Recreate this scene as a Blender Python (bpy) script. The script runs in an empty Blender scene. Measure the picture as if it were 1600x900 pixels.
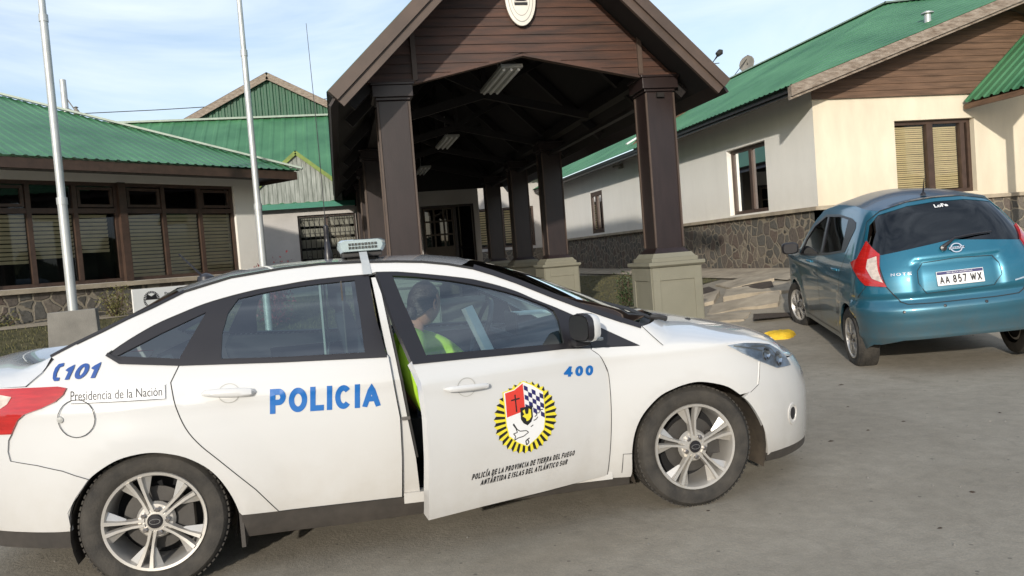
import bpy, bmesh, math, random
from math import sin, cos, pi, radians
from mathutils import Vector, Matrix
from mathutils.geometry import delaunay_2d_cdt
random.seed(7)
S = bpy.context.scene
COL = S.collection

# ------------------------------------------------------------------ camera
cam_d = bpy.data.cameras.new('camera'); cam = bpy.data.objects.new('camera', cam_d); COL.objects.link(cam)
cR = Vector((0.97329735, -0.21595911, -0.07780702)); cU = Vector((0.08490135, 0.02375545, 0.99610614)); cF = Vector((0.21326985, 0.97611339, -0.04145634))
cam.matrix_world = Matrix(((cR.x, cU.x, -cF.x, 0), (cR.y, cU.y, -cF.y, 0), (cR.z, cU.z, -cF.z, 1.39), (0, 0, 0, 1)))
cam_d.sensor_width = 36; cam_d.lens = 1227.76 / 1600 * 36; cam_d.clip_start = 0.05; cam_d.clip_end = 2000
S.camera = cam
# ------------------------------------------------------------------ sky, sun, exposure
SUN_AZ, SUN_EL = radians(206), radians(16)
W = bpy.data.worlds.new('World'); S.world = W; W.use_nodes = True
nt = W.node_tree; nt.nodes.clear()
out = nt.nodes.new('ShaderNodeOutputWorld'); bg = nt.nodes.new('ShaderNodeBackground')
sky = nt.nodes.new('ShaderNodeTexSky'); sky.sky_type = 'NISHITA'; sky.sun_disc = False
sky.sun_elevation = SUN_EL; sky.sun_rotation = SUN_AZ; sky.dust_density = 1.5; sky.ozone_density = 1.2
tc = nt.nodes.new('ShaderNodeTexCoord'); mp = nt.nodes.new('ShaderNodeMapping'); mp.inputs['Scale'].default_value = (1.2, 1.2, 5.5)
mp.inputs['Rotation'].default_value = (0.12, 0.1, 0.5)
nz = nt.nodes.new('ShaderNodeTexNoise'); nz.inputs['Scale'].default_value = 1.9; nz.inputs['Detail'].default_value = 9; nz.inputs['Roughness'].default_value = .55
nz.inputs['Distortion'].default_value = .6
cr = nt.nodes.new('ShaderNodeValToRGB'); cr.color_ramp.elements[0].position = .36; cr.color_ramp.elements[1].position = .72
cr.color_ramp.elements[0].color = (0, 0, 0, 1); cr.color_ramp.elements[1].color = (1, 1, 1, 1)
mx = nt.nodes.new('ShaderNodeMixRGB'); mx.inputs['Color2'].default_value = (5.2, 5.8, 6.7, 1)
ml = nt.nodes.new('ShaderNodeMath'); ml.operation = 'MULTIPLY_ADD'; ml.inputs[1].default_value = .72; ml.inputs[2].default_value = .20
L = nt.links
L.new(tc.outputs['Generated'], mp.inputs['Vector']); L.new(mp.outputs['Vector'], nz.inputs['Vector']); L.new(nz.outputs['Fac'], cr.inputs['Fac'])
L.new(cr.outputs['Color'], ml.inputs[0]); L.new(ml.outputs['Value'], mx.inputs['Fac']); L.new(sky.outputs['Color'], mx.inputs['Color1'])
L.new(mx.outputs['Color'], bg.inputs['Color']); bg.inputs['Strength'].default_value = .15; L.new(bg.outputs['Background'], out.inputs['Surface'])
sl = bpy.data.lights.new('sun', 'SUN'); sun = bpy.data.objects.new('sun', sl); COL.objects.link(sun)
sl.energy = 2.9; sl.angle = radians(1.0); sl.color = (1.0, .93, .82)
sd = Vector((sin(SUN_AZ) * cos(SUN_EL), cos(SUN_AZ) * cos(SUN_EL), sin(SUN_EL)))
sun.rotation_euler = sd.to_track_quat('Z', 'Y').to_euler()
S.view_settings.view_transform = 'Standard'; S.view_settings.look = 'None'; S.view_settings.exposure = 0.34; S.view_settings.gamma = 1

# ------------------------------------------------------------------ helpers
def props(o, label=None, cat=None, group=None, kind=None):
    for k, v in (('label', label), ('category', cat), ('group', group), ('kind', kind)):
        if v: o[k] = v
    return o
def thing(name, label, cat, loc=(0, 0, 0), rz=0, group=None):
    o = bpy.data.objects.new(name, None); COL.objects.link(o); o.location = loc; o.rotation_euler = (0, 0, rz); o.empty_display_size = .2
    return props(o, label, cat, group)
def wmat(o):
    m = Matrix.LocRotScale(o.location, o.rotation_euler, o.scale) if o.rotation_mode != 'QUATERNION' else Matrix.LocRotScale(o.location, o.rotation_quaternion, o.scale)
    if o.parent: return wmat(o.parent) @ o.matrix_parent_inverse @ m
    return m
def link(name, me, m, parent=None, world=False):
    o = bpy.data.objects.new(name, me); COL.objects.link(o)
    if m:
        for mm in (m if isinstance(m, (list, tuple)) else [m]): me.materials.append(mm)
    if parent:
        o.parent = parent
        if world: o.matrix_parent_inverse = wmat(parent).inverted()
    return o
def dup(root, loc=None, rz=None, **kw):
    r = root.copy(); COL.objects.link(r)
    if loc is not None: r.location = loc
    if rz is not None: r.rotation_euler = (0, 0, rz)
    for k, v in kw.items(): r[k] = v
    for ch in list(root.children):
        c = ch.copy(); COL.objects.link(c); c.parent = r
        for g in list(ch.children):
            d = g.copy(); COL.objects.link(d); d.parent = c
    return r
class MB:
    def __init__(s): s.v = []; s.f = []; s.mi = []
    def add(s, vs, fs, mi=0):
        n = len(s.v); s.v += [tuple(v) for v in vs]; s.f += [tuple(i + n for i in f) for f in fs]; s.mi += [mi] * len(fs); return s
    def box(s, a, b, mi=0):
        (x0, y0, z0), (x1, y1, z1) = a, b
        x0, x1 = min(x0, x1), max(x0, x1); y0, y1 = min(y0, y1), max(y0, y1); z0, z1 = min(z0, z1), max(z0, z1)
        return s.add([(x0, y0, z0), (x1, y0, z0), (x1, y1, z0), (x0, y1, z0), (x0, y0, z1), (x1, y0, z1), (x1, y1, z1), (x0, y1, z1)],
                     [(0, 3, 2, 1), (4, 5, 6, 7), (0, 1, 5, 4), (1, 2, 6, 5), (2, 3, 7, 6), (3, 0, 4, 7)], mi)
    def beam(s, p, q, w, h, up=(0, 0, 1), mi=0):
        p, q = Vector(p), Vector(q); d = (q - p).normalized(); u = Vector(up); r = d.cross(u).normalized(); u = r.cross(d).normalized()
        vs = [c + r * (a * w / 2) + u * (b * h / 2) for c in (p, q) for a, b in ((-1, -1), (1, -1), (1, 1), (-1, 1))]
        return s.add(vs, [(3, 2, 1, 0), (4, 5, 6, 7), (0, 1, 5, 4), (1, 2, 6, 5), (2, 3, 7, 6), (3, 0, 4, 7)], mi)
    def tube(s, pts, r, n=8, cap=True, mi=0):
        pts = [Vector(p) for p in pts]; rs = r if isinstance(r, (list, tuple)) else [r] * len(pts); rings = []
        for i, p in enumerate(pts):
            d = (pts[min(i + 1, len(pts) - 1)] - pts[max(i - 1, 0)]).normalized()
            a = d.cross(Vector((0, 0, 1)) if abs(d.z) < .9 else Vector((1, 0, 0))).normalized(); b = d.cross(a).normalized()
            rings.append([p + (a * cos(2 * pi * k / n) + b * sin(2 * pi * k / n)) * rs[i] for k in range(n)])
        fs = [(i * n + k, i * n + (k + 1) % n, (i + 1) * n + (k + 1) % n, (i + 1) * n + k) for i in range(len(pts) - 1) for k in range(n)]
        if cap: fs += [tuple(range(n)), tuple((len(pts) - 1) * n + k for k in reversed(range(n)))]
        return s.add([v for rg in rings for v in rg], fs, mi)
    def lathe(s, prof, o=(0, 0, 0), ax=(0, 0, 1), n=32, close=False, mi=0):
        o, ax = Vector(o), Vector(ax).normalized(); a = ax.cross(Vector((0, 0, 1)) if abs(ax.z) < .9 else Vector((1, 0, 0))).normalized(); b = ax.cross(a)
        vs = [o + ax * h + (a * cos(2 * pi * k / n) + b * sin(2 * pi * k / n)) * r for r, h in prof for k in range(n)]
        m = len(prof); rr = range(m) if close else range(m - 1)
        return s.add(vs, [(i * n + k, i * n + (k + 1) % n, ((i + 1) % m) * n + (k + 1) % n, ((i + 1) % m) * n + k) for i in rr for k in range(n)], mi)
    def prism(s, poly, ext, mi=0):
        e = Vector(ext); n = len(poly); vs = [Vector(p) for p in poly]; vs += [p + e for p in vs]
        return s.add(vs, [tuple(reversed(range(n))), tuple(range(n, 2 * n))] + [(k, (k + 1) % n, (k + 1) % n + n, k + n) for k in range(n)], mi)
    def build(s, name, m, parent=None, world=False, smooth=False, bevel=0, fixn=True):
        me = bpy.data.meshes.new(name); me.from_pydata(s.v, [], s.f); me.update()
        if fixn:
            b = bmesh.new(); b.from_mesh(me); bmesh.ops.recalc_face_normals(b, faces=b.faces)
            if bevel: bmesh.ops.bevel(b, geom=[e for e in b.edges if len(e.link_faces) == 2 and e.calc_face_angle(0) > .5], offset=bevel, segments=2, profile=.6, affect='EDGES')
            b.to_mesh(me); b.free()
        if smooth:
            me.polygons.foreach_set('use_smooth', [True] * len(me.polygons)); me.set_sharp_from_angle(angle=radians(40))
        o = link(name, me, m, parent, world)
        if not bevel:
            if any(s.mi) and len(s.mi) == len(me.polygons): me.polygons.foreach_set('material_index', s.mi)
        return o
# ---- materials
def N(t, k, **kw):
    n = t.nodes.new(k)
    for a, v in kw.items():
        if a in n.inputs: n.inputs[a].default_value = v
        else: setattr(n, a, v)
    return n
def mat(name, col, rough=.6, metal=0, var=.12, vs=6.0, bump=0, bs=60.0, coat=0, spec=None, col2=None, stretch=None, det=6, grime=None, coatr=.05):
    m = bpy.data.materials.new(name); m.use_nodes = True; t = m.node_tree; b = t.nodes['Principled BSDF']
    b.inputs['Roughness'].default_value = rough; b.inputs['Metallic'].default_value = metal
    if spec is not None: b.inputs['Specular IOR Level'].default_value = spec
    if coat: b.inputs['Coat Weight'].default_value = coat; b.inputs['Coat Roughness'].default_value = coatr
    tcn = N(t, 'ShaderNodeTexCoord'); mpn = N(t, 'ShaderNodeMapping'); t.links.new(tcn.outputs['Object'], mpn.inputs['Vector'])
    if stretch: mpn.inputs['Scale'].default_value = stretch
    nn = N(t, 'ShaderNodeTexNoise', Scale=vs, Detail=det, Roughness=.6); t.links.new(mpn.outputs['Vector'], nn.inputs['Vector'])
    rmp = N(t, 'ShaderNodeValToRGB'); rmp.color_ramp.elements[0].position = .3; rmp.color_ramp.elements[1].position = .72
    c = Vector(col); c2 = Vector(col2) if col2 else None
    rmp.color_ramp.elements[0].color = (*(c * (1 - var)), 1); rmp.color_ramp.elements[1].color = (*(c2 if c2 else c * (1 + var)), 1)
    t.links.new(nn.outputs['Fac'], rmp.inputs['Fac']); last = rmp.outputs['Color']
    if grime:   # (colour, amount, z where it fades out, z scale)
        gc, ga, z1, z0 = grime
        sp = N(t, 'ShaderNodeSeparateXYZ'); t.links.new(tcn.outputs['Object'], sp.inputs['Vector'])
        mr = N(t, 'ShaderNodeMapRange'); mr.inputs['From Min'].default_value = z1; mr.inputs['From Max'].default_value = z0
        t.links.new(sp.outputs['Z'], mr.inputs['Value'])
        n2 = N(t, 'ShaderNodeTexNoise', Scale=5.0, Detail=8.0, Roughness=.7); t.links.new(tcn.outputs['Object'], n2.inputs['Vector'])
        mu = N(t, 'ShaderNodeMath', operation='MULTIPLY'); t.links.new(mr.outputs['Result'], mu.inputs[0]); t.links.new(n2.outputs['Fac'], mu.inputs[1])
        mu2 = N(t, 'ShaderNodeMath', operation='MULTIPLY'); mu2.inputs[1].default_value = ga * 2; mu2.use_clamp = True; t.links.new(mu.outputs[0], mu2.inputs[0])
        mg = N(t, 'ShaderNodeMixRGB'); mg.inputs['Color2'].default_value = (*gc, 1); t.links.new(mu2.outputs[0], mg.inputs['Fac']); t.links.new(last, mg.inputs['Color1']); last = mg.outputs['Color']
    t.links.new(last, b.inputs['Base Color'])
    if bump:
        n3 = N(t, 'ShaderNodeTexNoise', Scale=bs, Detail=5.0); t.links.new(mpn.outputs['Vector'], n3.inputs['Vector'])
        bp = N(t, 'ShaderNodeBump', Strength=bump, Distance=.01); t.links.new(n3.outputs['Fac'], bp.inputs['Height']); t.links.new(bp.outputs['Normal'], b.inputs['Normal'])
    return m
def glass(name, tint=(.45, .55, .6), gl=.04, rough=.02):
    m = bpy.data.materials.new(name); m.use_nodes = True; t = m.node_tree; t.nodes.clear()
    o = N(t, 'ShaderNodeOutputMaterial'); tr = N(t, 'ShaderNodeBsdfTransparent'); tr.inputs['Color'].default_value = (*tint, 1)
    g = N(t, 'ShaderNodeBsdfGlossy'); g.inputs['Roughness'].default_value = rough; g.inputs['Color'].default_value = (.95, .98, 1, 1)
    fr = N(t, 'ShaderNodeFresnel'); fr.inputs['IOR'].default_value = 1.52
    ad = N(t, 'ShaderNodeMath', operation='ADD'); ad.inputs[1].default_value = gl; ad.use_clamp = True
    mxn = N(t, 'ShaderNodeMixShader'); t.links.new(fr.outputs[0], ad.inputs[0]); t.links.new(ad.outputs[0], mxn.inputs[0])
    t.links.new(tr.outputs[0], mxn.inputs[1]); t.links.new(g.outputs[0], mxn.inputs[2]); t.links.new(mxn.outputs[0], o.inputs['Surface'])
    return m
def stone_mat():
    m = bpy.data.materials.new('field_stone'); m.use_nodes = True; t = m.node_tree; b = t.nodes['Principled BSDF']; b.inputs['Roughness'].default_value = .85
    tcn = N(t, 'ShaderNodeTexCoord'); nd = N(t, 'ShaderNodeTexNoise', Scale=3.0, Detail=3.0); t.links.new(tcn.outputs['Object'], nd.inputs['Vector'])
    ma = N(t, 'ShaderNodeMixRGB', blend_type='ADD'); ma.inputs['Fac'].default_value = .16; t.links.new(tcn.outputs['Object'], ma.inputs['Color1']); t.links.new(nd.outputs['Color'], ma.inputs['Color2'])
    v1 = N(t, 'ShaderNodeTexVoronoi', feature='DISTANCE_TO_EDGE', Scale=4.6); v2 = N(t, 'ShaderNodeTexVoronoi', feature='F1', Scale=4.6)
    for v in (v1, v2): t.links.new(ma.outputs['Color'], v.inputs['Vector']); v.inputs['Randomness'].default_value = .95
    r1 = N(t, 'ShaderNodeValToRGB'); r1.color_ramp.elements[0].position = .045; r1.color_ramp.elements[1].position = .085
    t.links.new(v1.outputs['Distance'], r1.inputs['Fac'])
    sp = N(t, 'ShaderNodeSeparateColor'); t.links.new(v2.outputs['Color'], sp.inputs['Color'])
    r2 = N(t, 'ShaderNodeValToRGB'); e = r2.color_ramp.elements; e[0].color = (.060, .055, .048, 1); e[1].color = (.17, .14, .11, 1)
    for p, c in ((.3, (.10, .094, .082, 1)), (.55, (.115, .085, .068, 1)), (.75, (.095, .09, .08, 1))): x = e.new(p); x.color = c
    t.links.new(sp.outputs['Red'], r2.inputs['Fac'])
    n3 = N(t, 'ShaderNodeTexNoise', Scale=25.0, Detail=8.0); t.links.new(tcn.outputs['Object'], n3.inputs['Vector'])
    mm = N(t, 'ShaderNodeMixRGB', blend_type='OVERLAY'); mm.inputs['Fac'].default_value = .6; t.links.new(r2.outputs['Color'], mm.inputs['Color1']); t.links.new(n3.outputs['Fac'], mm.inputs['Color2'])
    mo = N(t, 'ShaderNodeMixRGB'); mo.inputs['Color1'].default_value = (.215, .185, .14, 1); t.links.new(r1.outputs['Color'], mo.inputs['Fac']); t.links.new(mm.outputs['Color'], mo.inputs['Color2'])
    t.links.new(mo.outputs['Color'], b.inputs['Base Color'])
    ad = N(t, 'ShaderNodeMath', operation='MULTIPLY_ADD'); ad.inputs[1].default_value = .35; t.links.new(n3.outputs['Fac'], ad.inputs[0]); t.links.new(r1.outputs['Color'], ad.inputs[2])
    bp = N(t, 'ShaderNodeBump', Strength=.8, Distance=.02); t.links.new(ad.outputs[0], bp.inputs['Height']); t.links.new(bp.outputs['Normal'], b.inputs['Normal'])
    return m
def ground_mat():
    m = bpy.data.materials.new('worn_concrete_road'); m.use_nodes = True; t = m.node_tree; b = t.nodes['Principled BSDF']; b.inputs['Roughness'].default_value = .9
    tcn = N(t, 'ShaderNodeTexCoord'); O = tcn.outputs['Object']
    a = N(t, 'ShaderNodeTexNoise', Scale=.7, Detail=8.0, Roughness=.65); c = N(t, 'ShaderNodeTexNoise', Scale=110.0, Detail=4.0, Roughness=.8)
    d = N(t, 'ShaderNodeTexVoronoi', Scale=55.0); e = N(t, 'ShaderNodeTexNoise', Scale=9.0, Detail=8.0, Roughness=.7)
    for n in (a, c, d, e): t.links.new(O, n.inputs['Vector'])
    r = N(t, 'ShaderNodeValToRGB'); r.color_ramp.elements[0].position = .32; r.color_ramp.elements[1].position = .7
    r.color_ramp.elements[0].color = (.215, .188, .145, 1); r.color_ramp.elements[1].color = (.31, .277, .222, 1); t.links.new(a.outputs['Fac'], r.inputs['Fac'])
    m1 = N(t, 'ShaderNodeMixRGB', blend_type='OVERLAY'); m1.inputs['Fac'].default_value = .40; t.links.new(r.outputs['Color'], m1.inputs['Color1']); t.links.new(c.outputs['Fac'], m1.inputs['Color2'])
    m2 = N(t, 'ShaderNodeMixRGB', blend_type='OVERLAY'); m2.inputs['Fac'].default_value = .35; t.links.new(m1.outputs['Color'], m2.inputs['Color1']); t.links.new(e.outputs['Fac'], m2.inputs['Color2'])
    # sparse dark pebbles / grit marks
    g = N(t, 'ShaderNodeTexVoronoi', Scale=7.0); t.links.new(O, g.inputs['Vector']); rg = N(t, 'ShaderNodeValToRGB'); rg.color_ramp.elements[0].position = .05; rg.color_ramp.elements[1].position = .075
    rg.color_ramp.elements[0].color = (.45, .45, .45, 1); rg.color_ramp.elements[1].color = (1, 1, 1, 1); t.links.new(g.outputs['Distance'], rg.inputs['Fac'])
    m3 = N(t, 'ShaderNodeMixRGB', blend_type='MULTIPLY'); m3.inputs['Fac'].default_value = .8; t.links.new(m2.outputs['Color'], m3.inputs['Color1']); t.links.new(rg.outputs['Color'], m3.inputs['Color2'])
    dn = N(t, 'ShaderNodeTexNoise', Scale=1.6, Detail=5.0); t.links.new(O, dn.inputs['Vector']); da = N(t, 'ShaderNodeMixRGB', blend_type='ADD'); da.inputs['Fac'].default_value = .8; t.links.new(O, da.inputs['Color1']); t.links.new(dn.outputs['Color'], da.inputs['Color2'])
    ck = N(t, 'ShaderNodeTexVoronoi', feature='DISTANCE_TO_EDGE', Scale=.42); t.links.new(da.outputs['Color'], ck.inputs['Vector']); rc = N(t, 'ShaderNodeValToRGB'); rc.color_ramp.elements[0].position = .0015; rc.color_ramp.elements[1].position = .006
    rc.color_ramp.elements[0].color = (.35, .33, .3, 1); rc.color_ramp.elements[1].color = (1, 1, 1, 1); t.links.new(ck.outputs['Distance'], rc.inputs['Fac'])
    st = N(t, 'ShaderNodeTexNoise', Scale=1.1, Detail=10.0, Roughness=.75); t.links.new(da.outputs['Color'], st.inputs['Vector']); rs = N(t, 'ShaderNodeValToRGB'); rs.color_ramp.elements[0].position = .60; rs.color_ramp.elements[1].position = .72
    rs.color_ramp.elements[0].color = (1, 1, 1, 1); rs.color_ramp.elements[1].color = (.62, .60, .57, 1); t.links.new(st.outputs['Fac'], rs.inputs['Fac'])
    m4 = N(t, 'ShaderNodeMixRGB', blend_type='MULTIPLY'); m4.inputs['Fac'].default_value = .12; t.links.new(m3.outputs['Color'], m4.inputs['Color1']); t.links.new(rc.outputs['Color'], m4.inputs['Color2'])
    m5 = N(t, 'ShaderNodeMixRGB', blend_type='MULTIPLY'); m5.inputs['Fac'].default_value = .9; t.links.new(m4.outputs['Color'], m5.inputs['Color1']); t.links.new(rs.outputs['Color'], m5.inputs['Color2'])
    t.links.new(m5.outputs['Color'], b.inputs['Base Color'])
    bp = N(t, 'ShaderNodeBump', Strength=.5, Distance=.006); ad = N(t, 'ShaderNodeMath', operation='MULTIPLY_ADD'); ad.inputs[1].default_value = .5
    t.links.new(d.outputs['Distance'], ad.inputs[0]); t.links.new(c.outputs['Fac'], ad.inputs[2]); t.links.new(ad.outputs[0], bp.inputs['Height']); t.links.new(bp.outputs['Normal'], b.inputs['Normal'])
    return m
M_ = dict(
 inner=mat('shaded_timber', (.009, .0065, .006), .6, var=.2),  # base colour near black to paint the gloom under the portico roof
 road=ground_mat(), stone=stone_mat(),
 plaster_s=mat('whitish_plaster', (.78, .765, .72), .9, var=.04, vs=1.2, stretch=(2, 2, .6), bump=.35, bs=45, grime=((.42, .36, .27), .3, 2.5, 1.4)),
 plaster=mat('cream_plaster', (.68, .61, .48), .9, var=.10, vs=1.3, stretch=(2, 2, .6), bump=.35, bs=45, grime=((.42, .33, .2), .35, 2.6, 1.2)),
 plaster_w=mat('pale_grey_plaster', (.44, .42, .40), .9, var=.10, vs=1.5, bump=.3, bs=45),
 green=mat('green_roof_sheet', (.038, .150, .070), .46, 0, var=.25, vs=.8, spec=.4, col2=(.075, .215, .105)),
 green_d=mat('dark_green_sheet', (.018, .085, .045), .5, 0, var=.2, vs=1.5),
 greentrim=mat('yellow_green_trim', (.16, .22, .04), .6, var=.3, vs=5),
 greenfas=mat('green_fascia', (.02, .17, .11), .5, var=.15),
 flash=mat('pale_ridge_flashing', (.26, .32, .27), .5, var=.15),
 oldplank=mat('weathered_green_planks', (.26, .29, .25), .8, var=.45, vs=5, stretch=(3, 3, .5), col2=(.36, .38, .35)),
 barge=mat('bare_barge_timber', (.20, .145, .105), .8, var=.35, vs=7, stretch=(1, 1, 4), bump=.4, bs=30, col2=(.34, .29, .24)),
 siding=mat('stained_siding', (.042, .025, .020), .55, var=.4, vs=2.6, stretch=(.6, 1, 7), bump=.25, bs=40, col2=(.095, .042, .026)),
 siding_r=mat('faded_siding', (.115, .066, .040), .7, var=.35, vs=2.5, stretch=(.6, 1, 7), bump=.3, bs=40, col2=(.18, .105, .065)),
 darkwood=mat('dark_stained_timber', (.021, .013, .0125), .38, var=.2, vs=4, stretch=(3, 3, .5), bump=.1, bs=40),
 redwood=mat('reddish_timber', (.055, .038, .024), .5, var=.25, vs=3),
 bargeb=mat('brown_barge_board', (.068, .046, .035), .55, var=.25, vs=3),
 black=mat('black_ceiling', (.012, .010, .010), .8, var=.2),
 olive=mat('olive_paint', (.190, .182, .138), .7, var=.08, vs=2.5, bump=.15, bs=50),
 frame=mat('brown_window_frame', (.060, .036, .026), .5, var=.3, vs=8),
 blind=mat('beige_blind', (.74, .63, .41), .55, var=.1, vs=4),
 concrete=mat('grey_concrete', (.19, .18, .16), .9, var=.2, vs=4, bump=.4, bs=70),
 slab=mat('pale_concrete_slab', (.33, .28, .21), .92, var=.3, vs=3, bump=.5, bs=60),
 soil=mat('dark_damp_soil', (.05, .036, .026), .95, var=.3, vs=12, bump=.8, bs=40),
 grass=mat('dry_green_turf', (.055, .062, .02), .95, var=.5, vs=7, col2=(.13, .11, .05), bump=.9, bs=90),
 blade=mat('grass_blade', (.075, .085, .026), .7, var=.4, vs=5, col2=(.17, .15, .06)),
 leaf=mat('dark_green_leaf', (.035, .055, .018), .6, var=.4, vs=9), leafy=mat('yellow_green_leaf', (.12, .115, .035), .6, var=.4, vs=9),
 leafr=mat('red_leaf', (.22, .035, .04), .6, var=.4, vs=9), twig=mat('brown_twig', (.07, .045, .03), .8),
 pole=mat('galvanised_pole', (.46, .48, .48), .45, .35, var=.15, vs=3),
 white=mat('white_paint', (.78, .78, .76), .35, var=.05, vs=3),
 carwhite=mat('white_car_paint', (.575, .575, .57), .25, 0, var=.015, vs=1.5, coat=1.0, coatr=.03, grime=((.36, .31, .24), .42, .70, .12)),
 carblack=mat('satin_black_trim', (.014, .013, .016), .35, var=.1), rubber=mat('black_plastic', (.022, .021, .021), .6, var=.2, vs=20, grime=((.12, .1, .08), .4, .5, .1)),
 tyre=mat('dusty_tyre', (.026, .024, .022), .85, var=.25, vs=9, col2=(.060, .053, .044), bump=.3, bs=90),
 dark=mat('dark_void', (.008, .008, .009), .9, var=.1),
 seat=mat('dark_seat_cloth', (.03, .032, .038), .9, var=.2, vs=20),
 alloy=mat('silver_alloy', (.62, .60, .575), .38, .6, var=.08, vs=9, col2=(.52, .49, .44)), disc=mat('brake_disc', (.07, .065, .06), .55, .5, var=.2, vs=12),
 lug=mat('steel_lug', (.30, .28, .27), .3, .9), chrome=mat('chrome', (.75, .76, .78), .12, 1, var=.02),
 glass=glass('car_glass', (.62, .78, .78), .11), wglass=glass('window_glass', (.84, .84, .80), -.01), bglass=glass('tinted_glass', (.05, .05, .055), .02), fglass=glass('clear_lens', (.78, .82, .86), .05),
 red=mat('red_lens', (.40, .012, .010), .18, 0, var=.22, vs=30, stretch=(.3, .3, 3), coat=1), redw=mat('clear_lens_unit', (.50, .42, .36), .2, 0, var=.35, vs=22, coat=1), orange=mat('amber_lens', (.7, .16, .03), .2, coat=1),
 lampin=mat('headlamp_inner', (.66, .72, .80), .3, .15, var=.4, vs=16), blue=mat('blue_decal', (.003, .115, .39), .4, var=.03), bluet=mat('dark_blue_decal', (.006, .055, .25), .4, var=.03),
 blk=mat('black_decal', (.012, .012, .014), .5), yel=mat('yellow_decal', (.72, .62, .04), .45, var=.04), redd=mat('red_decal', (.62, .045, .03), .45, var=.05), navy=mat('navy_decal', (.02, .018, .11), .45), wht=mat('white_decal', (.72, .72, .72), .45, var=.02),
 teal=mat('teal_metallic_paint', (.009, .130, .205), .36, .45, var=.06, vs=2, coat=.9, coatr=.05, grime=((.13, .105, .075), .55, .85, .25)),
 tealroof=mat('teal_roof_paint', (.008, .05, .10), .35, .2, var=.06, vs=2, coat=.35),
 seam=mat('panel_gap', (.02, .02, .02), .8), hivis=mat('hi_vis_cloth', (.36, .60, .03), .8, var=.15, vs=9, bump=.4, bs=30), skin=mat('skin', (.36, .19, .13), .55, var=.08),
 hair=mat('dark_hair', (.030, .019, .015), .42, var=.7, vs=60, stretch=(.6, 3, 3), bump=.8, bs=50), trouser=mat('navy_trousers', (.015, .018, .03), .85), yellowp=mat('yellow_road_paint', (.62, .40, .02), .8, var=.25, vs=14, bump=.5, bs=40),
 lens=mat('lightbar_lens', (.36, .43, .44), .15, 0, var=.08, vs=30, coat=1), liner=mat('dirty_arch_liner', (.03, .025, .02), .9, var=.4, vs=8, col2=(.09, .07, .05)), lgrey=mat('pale_grey_plastic', (.36, .36, .34), .45), wood=mat('treeline_leaf', (.045, .055, .025), .9, var=.5, vs=2), paper=mat('paper', (.75, .75, .73), .7, var=.04), stucco=mat('oval_enamel', (.74, .72, .66), .35, var=.03),
)
# ================================================================== terrain
AL = radians(47.5); lu = Vector((sin(AL), cos(AL), 0)); ln = Vector((cos(AL), -sin(AL), 0)); LP = Vector((-1.505, 15.71, 0))
def lerp(x, P):
    if x <= P[0][0]: return P[0][1]
    for (a, va), (b, vb) in zip(P, P[1:]):
        if x <= b: return va + (vb - va) * (x - a) / (b - a)
    return P[-1][1]
def TZ(x, y):
    d = (Vector((x, y, 0)) - LP).dot(ln); tl = lerp(d, [(0, .95), (.9, .92), (2.3, .60), (4.3, .12), (5.3, 0)])
    if d < 0: tl = .95
    if x > 1.0: tl *= max(0, 1 - (x - 1.0))
    ex = max(0, 8.14 - x); ey = max(0, 12.1 - y); e = math.hypot(ex, ey)
    trr = lerp(e, [(0, .74), (.5, .70), (1.3, .57), (2, .42), (3, .20), (4, .11), (5.5, .03), (6.5, 0)])
    return max(tl, trr) + .008 * sin(1.3 * x + .7) * sin(.9 * y)
def arr(a, b, s): return [a + (b - a) * i / int(round((b - a) / s)) for i in range(int(round((b - a) / s)) + 1)]
xs = [-900, -300, -120, -60, -35] + arr(-20, 22, .35) + [30, 45, 80, 150, 400, 900]
ys = [-900, -300, -100, -40, -15] + arr(-6, 34, .35) + [45, 70, 150, 400, 900]
g = MB(); nx = len(xs)
g.add([(x, y, TZ(x, y)) for y in ys for x in xs], [(j * nx + i, j * nx + i + 1, (j + 1) * nx + i + 1, (j + 1) * nx + i) for j in range(len(ys) - 1) for i in range(nx - 1)])
go = g.build('ground', M_['road'], smooth=True, fixn=False); props(go, kind='structure')
def sheet(name, poly, m, step=.25, dz=.006, parent=None):
    """polygon draped on the terrain"""
    me = tess([poly], step, lambda x, y: Vector((x, y, TZ(x, y) + dz)))
    return link(name, me, m, parent)
def inside(p, poly):
    x, y = p; c = False; n = len(poly)
    for i in range(n):
        (x0, y0), (x1, y1) = poly[i], poly[(i + 1) % n]
        if (y0 > y) != (y1 > y) and x < (x1 - x0) * (y - y0) / (y1 - y0) + x0: c = not c
    return c
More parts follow.
